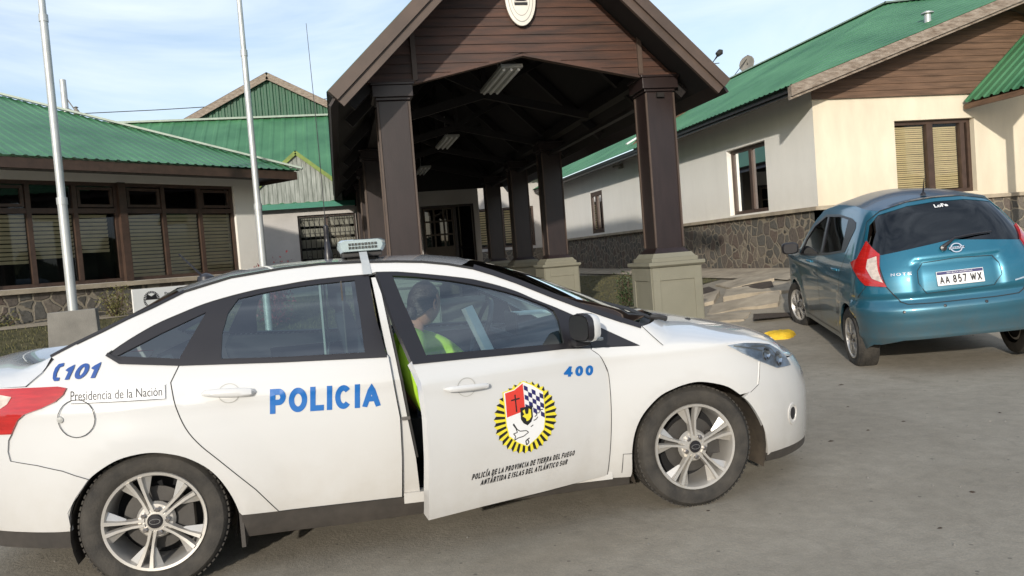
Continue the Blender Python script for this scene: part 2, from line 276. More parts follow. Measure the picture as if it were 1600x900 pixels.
def tess(loops, step, fn, nf=None, skirt=0, smooth=True, name='m', flip=False):
    """fill a polygon with holes by small triangles, map it through fn(a,b)->Vector, optional skirt into the body"""
    pts = []; edges = []; bound = []
    for lp in loops:
        q = []
        for i, p in enumerate(lp):
            a, b = Vector(p), Vector(lp[(i + 1) % len(lp)]); k = max(1, int(math.ceil((b - a).length / (step * 1.01))))
            q += [a + (b - a) * (j / k) for j in range(k)]
        n0 = len(pts); pts += q; idx = list(range(n0, n0 + len(q))); bound.append(idx); edges += [(idx[i], idx[(i + 1) % len(idx)]) for i in range(len(idx))]
    dense = [[tuple(pts[i]) for i in b] for b in bound]
    x0 = min(p[0] for p in loops[0]); x1 = max(p[0] for p in loops[0]); y0 = min(p[1] for p in loops[0]); y1 = max(p[1] for p in loops[0])
    bp = [(p.x, p.y) for p in pts]; cell = {}
    for p in bp: cell.setdefault((int(p[0] // step), int(p[1] // step)), []).append(p)
    def near(x, y):
        ci, cj = int(x // step), int(y // step)
        return any((px - x) ** 2 + (py - y) ** 2 < (.42 * step) ** 2 for a in (-1, 0, 1) for b in (-1, 0, 1) for px, py in cell.get((ci + a, cj + b), ()))
    X = x0 + step * .5
    while X < x1:
        Y = y0 + step * .5
        while Y < y1:
            if inside((X, Y), dense[0]) and not any(inside((X, Y), h) for h in dense[1:]) and not near(X, Y): pts.append(Vector((X, Y)))
            Y += step
        X += step
    ov, oe, of, _, _, _ = delaunay_2d_cdt([Vector((p[0], p[1])) for p in pts], edges, [], 0, 1e-6)
    fs = []
    for f in of:
        cx = sum(ov[i].x for i in f) / 3; cy = sum(ov[i].y for i in f) / 3
        if inside((cx, cy), dense[0]) and not any(inside((cx, cy), h) for h in dense[1:]): fs.append(tuple(f))
    V = [fn(v.x, v.y) for v in ov]
    if nf is None:
        def nf(a, b, h=1e-3):
            n = (fn(a + h, b) - fn(a - h, b)).cross(fn(a, b + h) - fn(a, b - h)); return n.normalized() if n.length > 1e-12 else Vector((0, 0, 1))
    NN = [nf(v.x, v.y) for v in ov]
    if flip: fs = [tuple(reversed(f)) for f in fs]; NN = [-n for n in NN]
    me = bpy.data.meshes.new(name)
    nv = len(V); F = list(fs); VV = list(V); NV = list(NN)
    if skirt:
        for lp in dense:
            ii = []
            for p in lp:
                n = nf(p[0], p[1]); n = -n if flip else n; w = fn(p[0], p[1]); ii.append(len(VV)); VV += [w, w - n * skirt]; NV += [n, n]
            for i in range(len(ii)): a, b = ii[i], ii[(i + 1) % len(ii)]; F.append((a, b, b + 1, a + 1))
    me.from_pydata([tuple(v) for v in VV], [], F); me.update()
    me.polygons.foreach_set('use_smooth', [len(p.vertices) == 3 and smooth for p in me.polygons])
    if smooth:
        me.normals_split_custom_set([tuple(NV[me.loops[l].vertex_index]) if len(p.vertices) == 3 else tuple(p.normal) for p in me.polygons for l in p.loop_indices])
    return me
# turf and paths
lb = lambda u, d: (LP + lu * u + ln * d).xy
go = sheet('lawn', [tuple(lb(*q)) for q in ((-9, .95), (.6, .95), (1.6, 1.4), (2.2, 2.6), (1.6, 4.3), (-2, 4.7), (-9, 4.9))], M_['grass'], .35, .012); props(go, kind='structure')
go = sheet('path', [tuple(lb(*q)) for q in ((-9, .42), (-.2, .42), (.6, .6), (.6, .95), (-9, .95))], M_['slab'], .35, .02); props(go, kind='structure')
def blades(name, spots, n, h, m, label=None, cat=None):
    b = MB()
    for _ in range(n):
        x, y = spots(); z = TZ(x, y) + .008; a = random.random() * pi; hh = h * random.uniform(.4, 1.1); w = .006; lx, ly = random.uniform(-.5, .5) * hh, random.uniform(-.5, .5) * hh
        b.add([(x - w * cos(a), y - w * sin(a), z), (x + w * cos(a), y + w * sin(a), z), (x + lx, y + ly, z + hh)], [(0, 1, 2)])
    o = b.build(name, m, fixn=False); props(o, label, cat, kind='stuff'); return o
def sp1():
    while 1:
        q = lb(random.uniform(-6, 1.5), random.uniform(.97, 4.3))
        if q.x < 1: return q.x, q.y
blades('grass', sp1, 9000, .055, M_['blade'], 'short yellowing grass on the bank below the left windows', 'grass')
P2 = [(5.2, 14.0), (7.1, 13.8), (7.25, 20), (6.9, 26), (5.2, 26)]
go = sheet('verge', P2, M_['grass'], .35, .012); props(go, kind='structure')
def sp2():
    while 1:
        x, y = random.uniform(5.2, 7.2), random.uniform(13.8, 24)
        if inside((x, y), P2): return x, y
blades('grass', sp2, 5000, .05, M_['blade'], 'strip of short green grass between portico and stone plinth', 'grass')
go = sheet('walkway', [(7.15, 11.6), (8.05, 11.9), (8.05, 30), (7.3, 30), (7.25, 20), (7.1, 13.6)], M_['slab'], .35, .03); props(go, kind='structure')
for i, pl in enumerate([[(5.75, 12.6), (6.35, 12.5), (6.5, 13.1), (6.1, 13.4), (5.8, 13.3)], [(6.3, 11.55), (6.75, 11.35), (6.95, 11.75), (6.6, 12.1)], [(5.6, 10.0), (6.15, 9.75), (6.2, 9.95), (5.8, 10.35)], [(6.25, 9.4), (6.55, 9.3), (6.6, 9.6), (6.3, 9.72)]]):
    go = sheet('soil_patch', pl, M_['soil'], .12, .055); props(go, kind='structure')
SL = [([(5.1, 12.2), (5.9, 11.7), (6.3, 12.3), (5.5, 12.9)], .10, .03, 'pale cracked slab tilted beside the right front pedestal'),
      ([(6.0, 11.6), (6.9, 10.9), (7.2, 11.4), (6.35, 12.2)], .12, -.03, 'largest pale slab lying just left of the blue car front wheel'),
      ([(5.45, 11.2), (6.3, 10.5), (6.6, 10.95), (5.8, 11.6)], .09, .04, 'brownish slab sloping down toward the white car headlight'),
      ([(6.55, 12.35), (7.1, 11.9), (7.2, 12.9), (6.7, 13.2)], .09, .02, 'pale slab against the walkway below the stone plinth'),
      ([(5.0, 10.6), (5.6, 10.25), (5.9, 10.6), (5.3, 11.1)], .07, -.02, 'low worn slab nearest the yellow painted block'),
      ([(5.3, 13.1), (6.0, 13.45), (6.5, 13.3), (6.6, 13.7), (5.3, 13.75)], .08, .02, 'narrow slab edging the grass behind the right front pedestal')]
for pl, th, tl, lab in SL:
    c = Vector((sum(p[0] for p in pl) / len(pl), sum(p[1] for p in pl) / len(pl))); b = MB(); z = TZ(*c)
    tp = []
    for i, p in enumerate(pl):
        a, q = Vector(p), Vector(pl[(i + 1) % len(pl)])
        for k in range(4): r = a + (q - a) * k / 4; r += Vector((random.uniform(-.025, .025), random.uniform(-.025, .025))); tp.append((r.x, r.y, TZ(r.x, r.y) + th * .5 + (r - c).x * tl * 2))
    b.prism([(x, y, zz - .14) for x, y, zz in tp], (0, 0, .14)); o = b.build('concrete_slab', M_['slab'], bevel=.012)
    props(o, lab, 'concrete slab', 'broken concrete slabs')
# yellow block at the edge of the paving
b = MB(); cyz = TZ(5.32, 8.88)
for j, (zz, rr) in enumerate(((-.02, 1.0), (.05, 1.0), (.085, .86), (.10, .55))):
    pass
V = []; rnd = [random.uniform(.75, 1.15) for _ in range(22)]
for zz, rr in ((-.03, 1.02), (.035, 1.0), (.065, .88), (.085, .6), (.088, .25)):
    for k in range(22): a = 2 * pi * k / 22; V.append((5.32 + .20 * cos(a) * rr * rnd[k] + random.uniform(-.008, .008), 8.88 + .13 * sin(a) * rr * rnd[k] + .03 * cos(2 * a) * rr, cyz + zz + random.uniform(-.008, .008)))
b.add(V, [(i * 22 + k, i * 22 + (k + 1) % 22, (i + 1) * 22 + (k + 1) % 22, (i + 1) * 22 + k) for i in range(4) for k in range(22)] + [tuple(88 + k for k in range(22))]); o = b.build('painted_block', M_['yellowp'], smooth=True); props(o, 'chipped yellow painted concrete lump on the ground ahead of the white car', 'kerb block')
b = MB()
for _ in range(420):
    x, y = random.uniform(-6, 9), random.uniform(.8, 9.5); r = random.uniform(.003, .011); z = TZ(x, y)
    b.add([(x + r * cos(a) * random.uniform(.7, 1.2), y + r * sin(a) * random.uniform(.7, 1.2), z) for a in (0, 1.3, 2.5, 3.8, 5)] + [(x, y, z + r)], [(0, 1, 5), (1, 2, 5), (2, 3, 5), (3, 4, 5), (4, 0, 5)])
props(b.build('gravel', M_['concrete'], fixn=False), 'loose small stones scattered on the road', 'gravel', kind='stuff')

b = MB()
for _ in range(110):
    x, y = random.uniform(-5, 8.5), random.uniform(.9, 9); r = random.uniform(.008, .024); z = TZ(x, y) + .001; a0 = random.uniform(0, 6)
    b.add([(x + r * cos(a + a0) * random.uniform(.5, 1.5), y + r * sin(a + a0) * random.uniform(.4, .9), z) for a in (0, 1.1, 2.2, 3.1, 4.2, 5.3)] + [(x, y, z + r * .35)], [(k, (k + 1) % 6, 6) for k in range(6)])
props(b.build('debris', M_['soil'], fixn=False), 'dark bits of earth and leaf scattered on the road', 'debris', kind='stuff')

# ================================================================== building helpers
def wall_holes(a, b, z0, z1, holes, P, thick, m, name, parent, world=True):
    """wall from a to b along axis function P(s, depth, z); holes [(s0,s1,z0,z1)]"""
    mb = MB(); ss = sorted({a, b, *[h[0] for h in holes], *[h[1] for h in holes]}); zz = sorted({z0, z1, *[h[2] for h in holes], *[h[3] for h in holes]})
    ih = lambda s, z: any(h[0] < s < h[1] and h[2] < z < h[3] for h in holes)
    for s0, s1 in zip(ss, ss[1:]):
        for w0, w1 in zip(zz, zz[1:]):
            if ih((s0 + s1) / 2, (w0 + w1) / 2): continue
            mb.add([P(s0, 0, w0), P(s1, 0, w0), P(s1, 0, w1), P(s0, 0, w1)], [(0, 1, 2, 3)])
    for h in holes:
        c = [(h[0], h[2]), (h[1], h[2]), (h[1], h[3]), (h[0], h[3])]
        for i in range(4):
            (s0, w0), (s1, w1) = c[i], c[(i + 1) % 4]; mb.add([P(s0, 0, w0), P(s1, 0, w1), P(s1, thick, w1), P(s0, thick, w0)], [(0, 1, 2, 3)])
    mb.add([P(a, thick, z0), P(b, thick, z0), P(b, thick, z1), P(a, thick, z1)], [(0, 1, 2, 3)]) if False else None
    return mb.build(name, m, parent, world, fixn=False)
def pbox(mb, P, s0, s1, d0, d1, z0, z1):
    v = [P(s, d, z) for z in (z0, z1) for s, d in ((s0, d0), (s1, d0), (s1, d1), (s0, d1))]
    mb.add(v, [(0, 3, 2, 1), (4, 5, 6, 7), (0, 1, 5, 4), (1, 2, 6, 5), (2, 3, 7, 6), (3, 0, 4, 7)])
def window(P, s0, s1, z0, z1, parent, mull=(), trans=None, fw=.07, d=.12, blind=None, inner=True, hop=(), pitch=.035, world=True, bm='blind'):
    """frame (window) > pane, blind"""
    f = MB(); D0, D1 = d, d + .07
    for a, b_, c, e in ((s0, s1, z0, z0 + fw), (s0, s1, z1 - fw, z1), (s0, s0 + fw, z0 + fw, z1 - fw), (s1 - fw, s1, z0 + fw, z1 - fw)): pbox(f, P, a, b_, D0, D1, c, e)
    for m_ in mull:
        ms, mw = m_ if isinstance(m_, tuple) else (m_, fw * 1.1); pbox(f, P, ms - mw / 2, ms + mw / 2, D0 - .01, D1 + .01, z0 + fw, z1 - fw)
    if trans: pbox(f, P, s0 + fw, s1 - fw, D0 + .004, D1 - .004, trans - .04, trans + .04)
    for a, b_, c, e in hop:
        for q in ((a, b_, c, c + .045), (a, b_, e - .045, e), (a, a + .045, c + .045, e - .045), (b_ - .045, b_, c + .045, e - .045)): pbox(f, P, q[0], q[1], D0 + .006, D1 - .02, q[2], q[3])
    fo = f.build('window', M_['frame'], parent, world)
    g_ = MB(); g_.add([P(s0 + .02, D0 + .035, z0 + .02), P(s1 - .02, D0 + .035, z0 + .02), P(s1 - .02, D0 + .035, z1 - .02), P(s0 + .02, D0 + .035, z1 - .02)], [(0, 1, 2, 3)])
    gp = g_.build('pane', M_['wglass'], fo, world, fixn=False)
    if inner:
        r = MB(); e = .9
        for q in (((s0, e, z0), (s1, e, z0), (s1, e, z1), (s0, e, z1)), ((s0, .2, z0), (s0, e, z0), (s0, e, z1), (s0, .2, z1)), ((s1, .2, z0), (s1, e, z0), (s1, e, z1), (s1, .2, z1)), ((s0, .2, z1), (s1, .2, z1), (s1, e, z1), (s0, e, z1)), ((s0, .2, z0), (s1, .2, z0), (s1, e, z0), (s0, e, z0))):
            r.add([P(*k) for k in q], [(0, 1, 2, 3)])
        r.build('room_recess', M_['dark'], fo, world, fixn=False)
    if blind:
        for bs0, bs1, bz0, bz1 in blind:
            k = MB(); z = bz1; w = pitch * .74
            while z > bz0 + pitch * .5:
                j = random.uniform(-.003, .003); dd = D1 + .012
                k.add([P(bs0, dd, z + j * .5), P(bs1, dd, z + j), P(bs1, dd + w * .45, z - w + j), P(bs0, dd + w * .45, z - w + j * .5)], [(0, 1, 2, 3)]); z -= pitch
            k.add([P(bs0, dd + .02, bz0), P(bs1, dd + .02, bz0), P(bs1, dd + .02, bz1), P(bs0, dd + .02, bz1)], [(0, 1, 2, 3)]) if False else None
            k.build('blind', M_[bm], fo, world, fixn=False)
    return fo
def profile_off(u, pitch=.165, amp=.013):
    t = (u / pitch) % 1.0; return amp * (1 if t < .18 else (1 - (t - .18) / .14) if t < .32 else 0 if t < .86 else (t - .86) / .14)
def roof_field(name, m, parent, us, v0, v1, nv, P, H, pitch=.165, amp=.014, world=True, thick=.004):
    """corrugated sheet: us range along eave, v0(u),v1(u) limits; P(u,v,z) world point, H(u,v) height"""
    fr = (0, .18, .32, .86); U = []
    k = math.floor(us[0] / pitch)
    while k * pitch < us[1]:
        for f_ in fr:
            u = (k + f_) * pitch
            if us[0] <= u <= us[1]: U.append(u)
        k += 1
    mb = MB(); V = []; F = []
    for i, u in enumerate(U):
        a, b_ = v0(u), v1(u)
        for j in range(nv + 1):
            v = a + (b_ - a) * j / nv; V.append(P(u, v, H(u, v) + profile_off(u, pitch, amp)))
    for i in range(len(U) - 1):
        for j in range(nv): n = i * (nv + 1) + j; F.append((n, n + nv + 1, n + nv + 2, n + 1))
    mb.add(V, F); o = mb.build(name, m, parent, world, fixn=False)
    return o
def boards(name, m, parent, P, z0, z1, rng, bh=.115, lip=.016, world=True):
    """lapped horizontal boards; rng(z)->list of (s0,s1)"""
    mb = MB(); z = z0
    while z < z1 - .01:
        zt = min(z + bh, z1)
        for (a0, b0), (a1, b1) in zip(rng(z + 1e-4), rng(zt - 1e-4)):
            if b0 - a0 < .02 and b1 - a1 < .02: continue
            if b1 < a1: a1 = b1 = (a1 + b1) / 2
            if b0 < a0: a0 = b0 = (a0 + b0) / 2
            mb.add([P(a0, -lip, z), P(b0, -lip, z), P(b1, -.002, zt), P(a1, -.002, zt)], [(0, 1, 2, 3)])
            mb.add([P(a0, 0, z), P(b0, 0, z), P(b0, -lip, z), P(a0, -lip, z)], [(0, 1, 2, 3)])
        z += bh
    return mb.build(name, m, parent, world, fixn=False)

# ================================================================== right building
RB = thing('plaster_building', 'cream plastered building on a stone plinth with green roof behind the blue car', 'building', (8.14, 12.1, .7))
PS = lambda s, d, z: (8.14 + d, s, z)      # side wall, s = Y
PG = lambda s, d, z: (s, 12.1 + d, z)      # gable wall, s = X
sideW = [(13.69, 15.2, 1.86, 3.21), (23.2, 24.36, 1.88, 3.19)]
wall_holes(12.1, 33, .7, 3.86, sideW, PS, .26, M_['plaster_s'], 'side_wall', RB)
wall_holes(8.14, 18, .7, 3.66, [(9.73, 11.38, 1.9, 3.22)], PG, .26, M_['plaster'], 'gable_wall', RB)
fo = window(PS, 13.69, 15.2, 1.86, 3.21, RB, mull=[(14.42, .10)], d=.10, fw=.075)
b = MB(); pts = [(8.34 + .015 * (k % 2), 14.52 + k * .035) for k in range(14)]
for (xa, ya), (xb, yb) in zip(pts, pts[1:]): b.add([(xa, ya, 1.93), (xb, yb, 1.93), (xb, yb, 3.12), (xa, ya, 3.12)], [(0, 1, 2, 3)])
b.build('curtain', M_['lgrey'], fo, True, fixn=False)
b = MB(); b.add([(8.34, 13.80, 1.93), (8.34, 14.02, 1.93), (8.34, 14.02, 2.25), (8.34, 13.80, 2.25)], [(0, 1, 2, 3)]); b.build('notice', M_['paper'], fo, True, fixn=False)
window(PS, 23.2, 24.36, 1.88, 3.19, RB, mull=[23.8], d=.012, fw=.13)
window(PG, 9.73, 11.38, 1.9, 3.22, RB, mull=[(10.52, .13), (11.2, .09)], d=.10, blind=[(9.83, 10.45, 1.98, 3.13), (10.6, 11.15, 1.98, 3.10)], pitch=.036)
for nm, s0, s1, P in (('stone_plinth', 12.045, 33, PS), ('stone_plinth', 8.085, 18, PG)):
    b = MB(); pbox(b, P, s0, s1, -.055, .05, .76, 1.75); b.build(nm, M_['stone'], RB, True)
    b = MB(); pbox(b, P, s0 - .05, s1, -.12, .02, 1.752, 1.82); b.build('plinth_cap', M_['slab'], RB, True, bevel=.006)
    b = MB(); pbox(b, P, s0 - .03, s1, -.085, .04, .45, .758); b.build('footing', M_['barge'], RB, True)
def rbH(y, x):
    if x > 12.1: x = 24.2 - x
    return min(3.86 + .513 * (x - 7.54), 3.80 + .327 * (x - 7.42) + .249 * (y - 11.5))
PR = lambda u, v, z: (v, u, z)
roof_field('roof', M_['green'], RB, (11.5, 33), lambda u: 7.42, lambda u: 12.1, 12, PR, rbH)
roof_field('roof', M_['green'], RB, (11.5, 33), lambda u: 12.1, lambda u: 16.9, 12, PR, rbH)
b = MB(); b.beam((12.1, 14.9, 6.2), (12.1, 33, 6.2), .3, .03); b.beam((12.1, 11.5, 5.34), (12.1, 14.95, 6.2), .3, .03); b.build('ridge_cap', M_['flash'], RB, True)
# roof underside and eave fascia
b = MB(); b.add([(7.46, 11.55, 3.70), (7.46, 33, 3.74), (8.3, 33, 3.99), (8.3, 11.55, 3.97)], [(0, 1, 2, 3)]); b.box((7.50, 11.56, 3.66), (7.53, 33, 3.80)); b.build('eave_soffit', M_['darkwood'], RB, True)
b = MB()
for sg in (1, -1):
    fx = (lambda x: x) if sg > 0 else (lambda x: 24.2 - x)
    pl = [(fx(7.36), 11.47, 3.60), (fx(12.1), 11.47, 5.15), (fx(12.1), 11.47, 5.33), (fx(7.36), 11.47, 3.78)]
    b.prism(pl, (0, .045, 0)); b.prism([(p[0], 11.515, p[2] + (.03 if i > 1 else -.0) - .05) for i, p in enumerate(pl)], (0, .06, 0))
b.build('barge_board', M_['barge'], RB, True)
b = MB(); b.add([(7.5, 11.5, 3.66), (12.1, 11.5, 5.17), (12.1, 12.1, 5.17), (7.5, 12.1, 3.66)], [(0, 1, 2, 3)]); b.add([(16.7, 11.5, 3.66), (12.1, 11.5, 5.17), (12.1, 12.1, 5.17), (16.7, 12.1, 3.66)], [(0, 1, 2, 3)]); b.build('verge_soffit', M_['siding_r'], RB, True, fixn=False)
PGs = lambda s, d, z: (s, 12.06 + d, z)
def rg(z):
    h = (z - 3.62) / .327
    return [(max(8.1, 7.42 + h), min(16.8 - h, 16.2))]
boards('gable_siding', M_['siding_r'], RB, PGs, 3.64, 5.1, rg, .112)
# small porch roof on the gable wall
b = MB(); PP = lambda u, v, z: (v, u, z)
roof_field('porch_roof', M_['green'], RB, (10.3, 12.06), lambda u: 11.12, lambda u: 12.9, 3, PP, lambda y, x: 3.47 + .86 * (x - 11.12), pitch=.2, amp=.03)
b.add([(11.2, 10.35, 3.44), (12.9, 10.35, 4.93), (12.9, 12.06, 4.93), (11.2, 12.06, 3.44)], [(0, 1, 2, 3)]); b.box((11.14, 10.33, 3.36), (11.19, 12.05, 3.45)); b.build('porch_soffit', M_['siding_r'], RB, True, fixn=False)
b = MB(); b.tube([(10.4, 11.95, 4.7), (10.4, 11.95, 5.03)], .055, 14); b.tube([(10.4, 11.95, 5.03), (10.4, 11.95, 5.05)], .105, 14); b.lathe([(.105, 0), (.01, .035)], (10.4, 11.95, 5.05)); b.build('vent_pipe', M_['pole'], RB, True, smooth=True)
b = MB(); b.box((8.06, 21.2, 3.62), (8.14, 21.4, 3.74)); b.box((7.9, 21.2, 3.66), (8.08, 21.42, 3.71)); b.build('wall_light', M_['concrete'], RB, True)
roof_field('porch_roof', M_['green'], RB, (10.3, 12.06), lambda u: 12.9, lambda u: 14.68, 3, PP, lambda y, x: 3.47 + .86 * (14.68 - x), pitch=.2, amp=.03)
for x_ in (11.35, 14.45): b = MB(); b.box((x_ - .06, 10.45, TZ(x_, 10.5) - .05), (x_ + .06, 10.57, 3.62)); b.build('porch_post', M_['siding_r'], RB, True)
# dormer step on the roof further back
b = MB(); PD = lambda s, d, z: (s, 19.9 + d, z)
b.add([(7.9, 19.9, 4.05), (9.6, 19.9, 4.93), (9.6, 19.9, 5.25), (8.9, 19.9, 5.05)], [(0, 1, 2, 3)]); b.build('dormer_siding', M_['siding_r'], RB, True, fixn=False)
b = MB(); b.beam((7.75, 19.85, 4.10), (9.7, 19.85, 5.10), .10, .04, (0, 0, 1)); b.build('dormer_flashing', M_['white'], RB, True)
# roof aerials beyond
b = MB(); b.tube([(9.6, 16.9, 4.6), (9.85, 16.8, 5.55)], .012, 6) if False else None

# ================================================================== far wing closing the view to the right of the entrance
FW = thing('rear_wing', 'far pale wing with grey blinds seen between the portico columns', 'building', (5.8, 29, .6))
PF = lambda s, d, z: (s, 29 + d, z)
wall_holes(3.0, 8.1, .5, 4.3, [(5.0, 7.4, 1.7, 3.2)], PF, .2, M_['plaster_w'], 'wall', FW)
window(PF, 5.0, 7.4, 1.7, 3.2, FW, mull=[6.2], d=.06, blind=[(5.08, 6.12, 1.8, 3.1), (6.28, 7.3, 1.8, 3.1)], pitch=.09)
b = MB(); b.box((3.0, 28.95, .5), (8.08, 28.995, 1.6)); b.build('stone_plinth', M_['stone'], FW, True)
roof_field('roof', M_['green'], FW, (3.0, 8.0), lambda u: 28.4, lambda u: 33, 4, lambda u, v, z: (u, v, z), lambda x, y: 4.25 + .4 * (y - 28.4))

# ================================================================== entrance portico
PO = thing('entrance_portico', 'dark timber porte-cochere with steep green roof and olive pedestals', 'portico', (2.54, 9.9, 0))
colE = bpy.data.objects.new
b = MB(); b.box((-.19, -.19, 1.27), (.19, .19, 3.42)); c0 = b.build('column', M_['darkwood'], PO, bevel=.012); c0.matrix_parent_inverse = wmat(PO).inverted(); c0.location = (4.38, 10.09, 0)
b = MB()
for sx in (-1, 1):
    for sy in (-1, 1): b.box((sx * .196 - .012, sy * .196 - .012, 1.34), (sx * .196 + .012, sy * .196 + .012, 3.40))
b.build('corner_strip', M_['bargeb'], c0)
b = MB(); b.box((-.215, -.215, 3.421), (.215, .215, 3.455)); b.box((-.25, -.25, 3.456), (.25, .25, 3.60)); b.box((-.27, -.27, 3.601), (.27, .27, 3.63)); b.build('capital', M_['darkwood'], c0, bevel=.006)
b = MB()
def frus(b, w0, w1, z0, z1): b.add([(sx * w0, sy * w0, z0) for sx, sy in ((-1, -1), (1, -1), (1, 1), (-1, 1))] + [(sx * w1, sy * w1, z1) for sx, sy in ((-1, -1), (1, -1), (1, 1), (-1, 1))], [(3, 2, 1, 0), (4, 5, 6, 7), (0, 1, 5, 4), (1, 2, 6, 5), (2, 3, 7, 6), (3, 0, 4, 7)])
frus(b, .25, .20, 1.262, 1.325); b.build('column_base', M_['darkwood'], c0)
b = MB(); b.box((-.35, -.35, -.1), (.35, .35, 1.075))
b2 = MB()
for ax in range(4):
    r = Matrix.Rotation(ax * pi / 2, 3, 'Z')
    for a_, b_, c_, d_ in ((-.345, -.245, .0, 1.07), (.245, .345, .0, 1.07), (-.245, .245, .90, 1.07), (-.245, .245, .0, .2)):
        v = [r @ Vector((x, y, z)) for z in (c_, d_) for x, y in ((a_, -.366), (b_, -.366), (b_, -.351), (a_, -.351))]
        b.add(v, [(0, 3, 2, 1), (4, 5, 6, 7), (0, 1, 5, 4), (1, 2, 6, 5), (2, 3, 7, 6), (3, 0, 4, 7)])
frus(b, .37, .40, 1.076, 1.10); frus(b, .40, .40, 1.1005, 1.145); frus(b, .33, .33, 1.1455, 1.20); frus(b, .31, .27, 1.2005, 1.26); b.build('pedestal', M_['olive'], c0, bevel=.004)
for y in (9.9, 15.4, 18.3, 21.5):
    for x in (4.38, .84):
        if (x, y) == (4.38, 9.9): continue
        c = dup(c0, (x, y + .19, 0))
AP, SLP, AX = 5.82, .97, 2.54
rz = lambda x: AP - SLP * abs(x - AX)
PPx = lambda u, v, z: (v, u, z)
for a_, b_ in ((.04, AX), (AX, 5.04)):
    roof_field('roof', M_['green'], PO, (9.15, 22.5), lambda u: a_, lambda u: b_, 2, PPx, lambda y, x: rz(x) + .0)
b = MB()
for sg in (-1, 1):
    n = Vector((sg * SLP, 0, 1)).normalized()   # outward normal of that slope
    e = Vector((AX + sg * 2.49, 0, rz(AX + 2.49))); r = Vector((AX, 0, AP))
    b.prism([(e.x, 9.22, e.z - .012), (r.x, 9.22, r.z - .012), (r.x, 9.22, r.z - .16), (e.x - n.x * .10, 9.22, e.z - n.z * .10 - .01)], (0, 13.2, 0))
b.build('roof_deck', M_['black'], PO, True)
b = MB()
for sg in (-1, 1):
    n = Vector((sg * SLP, 0, 1)).normalized(); t = Vector((sg, 0, -SLP)).normalized()
    def bp(k, w0, w1, y, th, ext=0):
        e = Vector((AX + sg * 2.49, y, rz(AX + 2.49))) + t * ext; r = Vector((AX, y, AP))
        b.prism([e - n * w0, r - Vector((0, 0, w0 / n.z)), r - Vector((0, 0, w1 / n.z)), e - n * w1], (0, th, 0))
    bp(0, .006, .25, 9.16, .05); bp(0, .03, .155, 9.12, .038, .0)
b.build('barge_board', M_['bargeb'], PO, True)
b = MB()   # long eave fascias
for sg in (-1, 1):
    x = AX + sg * 2.47; z = rz(AX + 2.47); b.beam((x - sg * .05, 9.22, z - .10), (x - sg * .05, 22.5, z - .10), .03, .20, (-sg * .7, 0, 1))
b.build('eave_fascia', M_['darkwood'], PO, True)
for i, y in enumerate([9.98, 11.2, 13.4, 15.6, 17.8, 20.2, 22.2]):
    for sg in (-1, 1):
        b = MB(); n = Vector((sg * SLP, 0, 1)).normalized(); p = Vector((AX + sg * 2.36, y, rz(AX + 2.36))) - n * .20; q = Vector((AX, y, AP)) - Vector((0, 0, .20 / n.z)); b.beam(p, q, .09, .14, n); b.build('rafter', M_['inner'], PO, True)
b = MB()
for x in (.84, 4.38): b.box((x - .10, 10.15, 3.64), (x + .10, 22.3, 3.82)); b.box((x - .05, 9.85, 3.34), (x + .05, 22.2, 3.40)) if x > 2 else None
b.build('wall_plate', M_['inner'], PO, True)
for y in (12.6, 15.6, 18.5, 21.6):
    b = MB(); b.beam((.94, y, 3.62), (AX, y, 4.02), .07, .13); b.beam((4.28, y, 3.62), (AX, y, 4.02), .07, .13); b.beam((AX, y, 4.0), (AX, y, 5.5), .07, .09, (0, 1, 0)); b.beam((AX, y, 4.05), (1.5, y, 4.55), .06, .08); b.beam((AX, y, 4.05), (3.58, y, 4.55), .06, .08); b.build('roof_truss', M_['inner'], PO, True)
def prg(z):
    h = (rz(0) - z) / SLP * 0; xl = AX - (AP - .17 - z) / SLP; xr = AX + (AP - .17 - z) / SLP
    xl, xr = max(xl, .50), min(xr, 4.75)
    if z < 3.95: k = (3.95 - z) / .32; return [(xl, AX - 1.40 * k), (AX + 1.56 * k, xr)]
    return [(xl, AX), (AX, xr)]
boards('gable_siding', M_['siding'], PO, lambda s, d, z: (s, 9.93 + d, z), 3.645, 5.62, prg, .113)
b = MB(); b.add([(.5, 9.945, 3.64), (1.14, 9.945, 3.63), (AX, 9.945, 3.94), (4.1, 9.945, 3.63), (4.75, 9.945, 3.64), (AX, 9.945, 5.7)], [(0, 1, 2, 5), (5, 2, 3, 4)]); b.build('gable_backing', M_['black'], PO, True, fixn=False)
b = MB(); b.beam((1.1, 9.93, 3.622), (AX, 9.93, 3.945), .10, .03); b.beam((4.12, 9.93, 3.622), (AX, 9.93, 3.945), .10, .03); b.box((.46, 9.86, 3.635), (1.14, 9.99, 3.66)); b.box((4.1, 9.86, 3.635), (4.82, 9.99, 3.66)); b.build('opening_trim', M_['siding'], PO, True)
for x, zt in ((1.14, 4.26), (4.14, 4.20)):
    b = MB(); b.box((x - .03, 9.885, 3.662), (x + .03, 9.925, zt)); b.build('siding_trim', M_['bargeb'], PO, True)
b = MB(); b.prism([(AX - 2.4, 22.40, rz(AX + 2.4) - .1), (AX + 2.4, 22.40, rz(AX + 2.4) - .1), (AX, 22.40, AP - .1)], (0, .06, 0)); b.prism([(.1, 22.47, 3.1), (2.3, 22.47, 3.1), (2.3, 22.47, 3.5), (.1, 22.47, 3.5)], (0, .02, 0)); b.build('end_infill', M_['black'], PO, True)
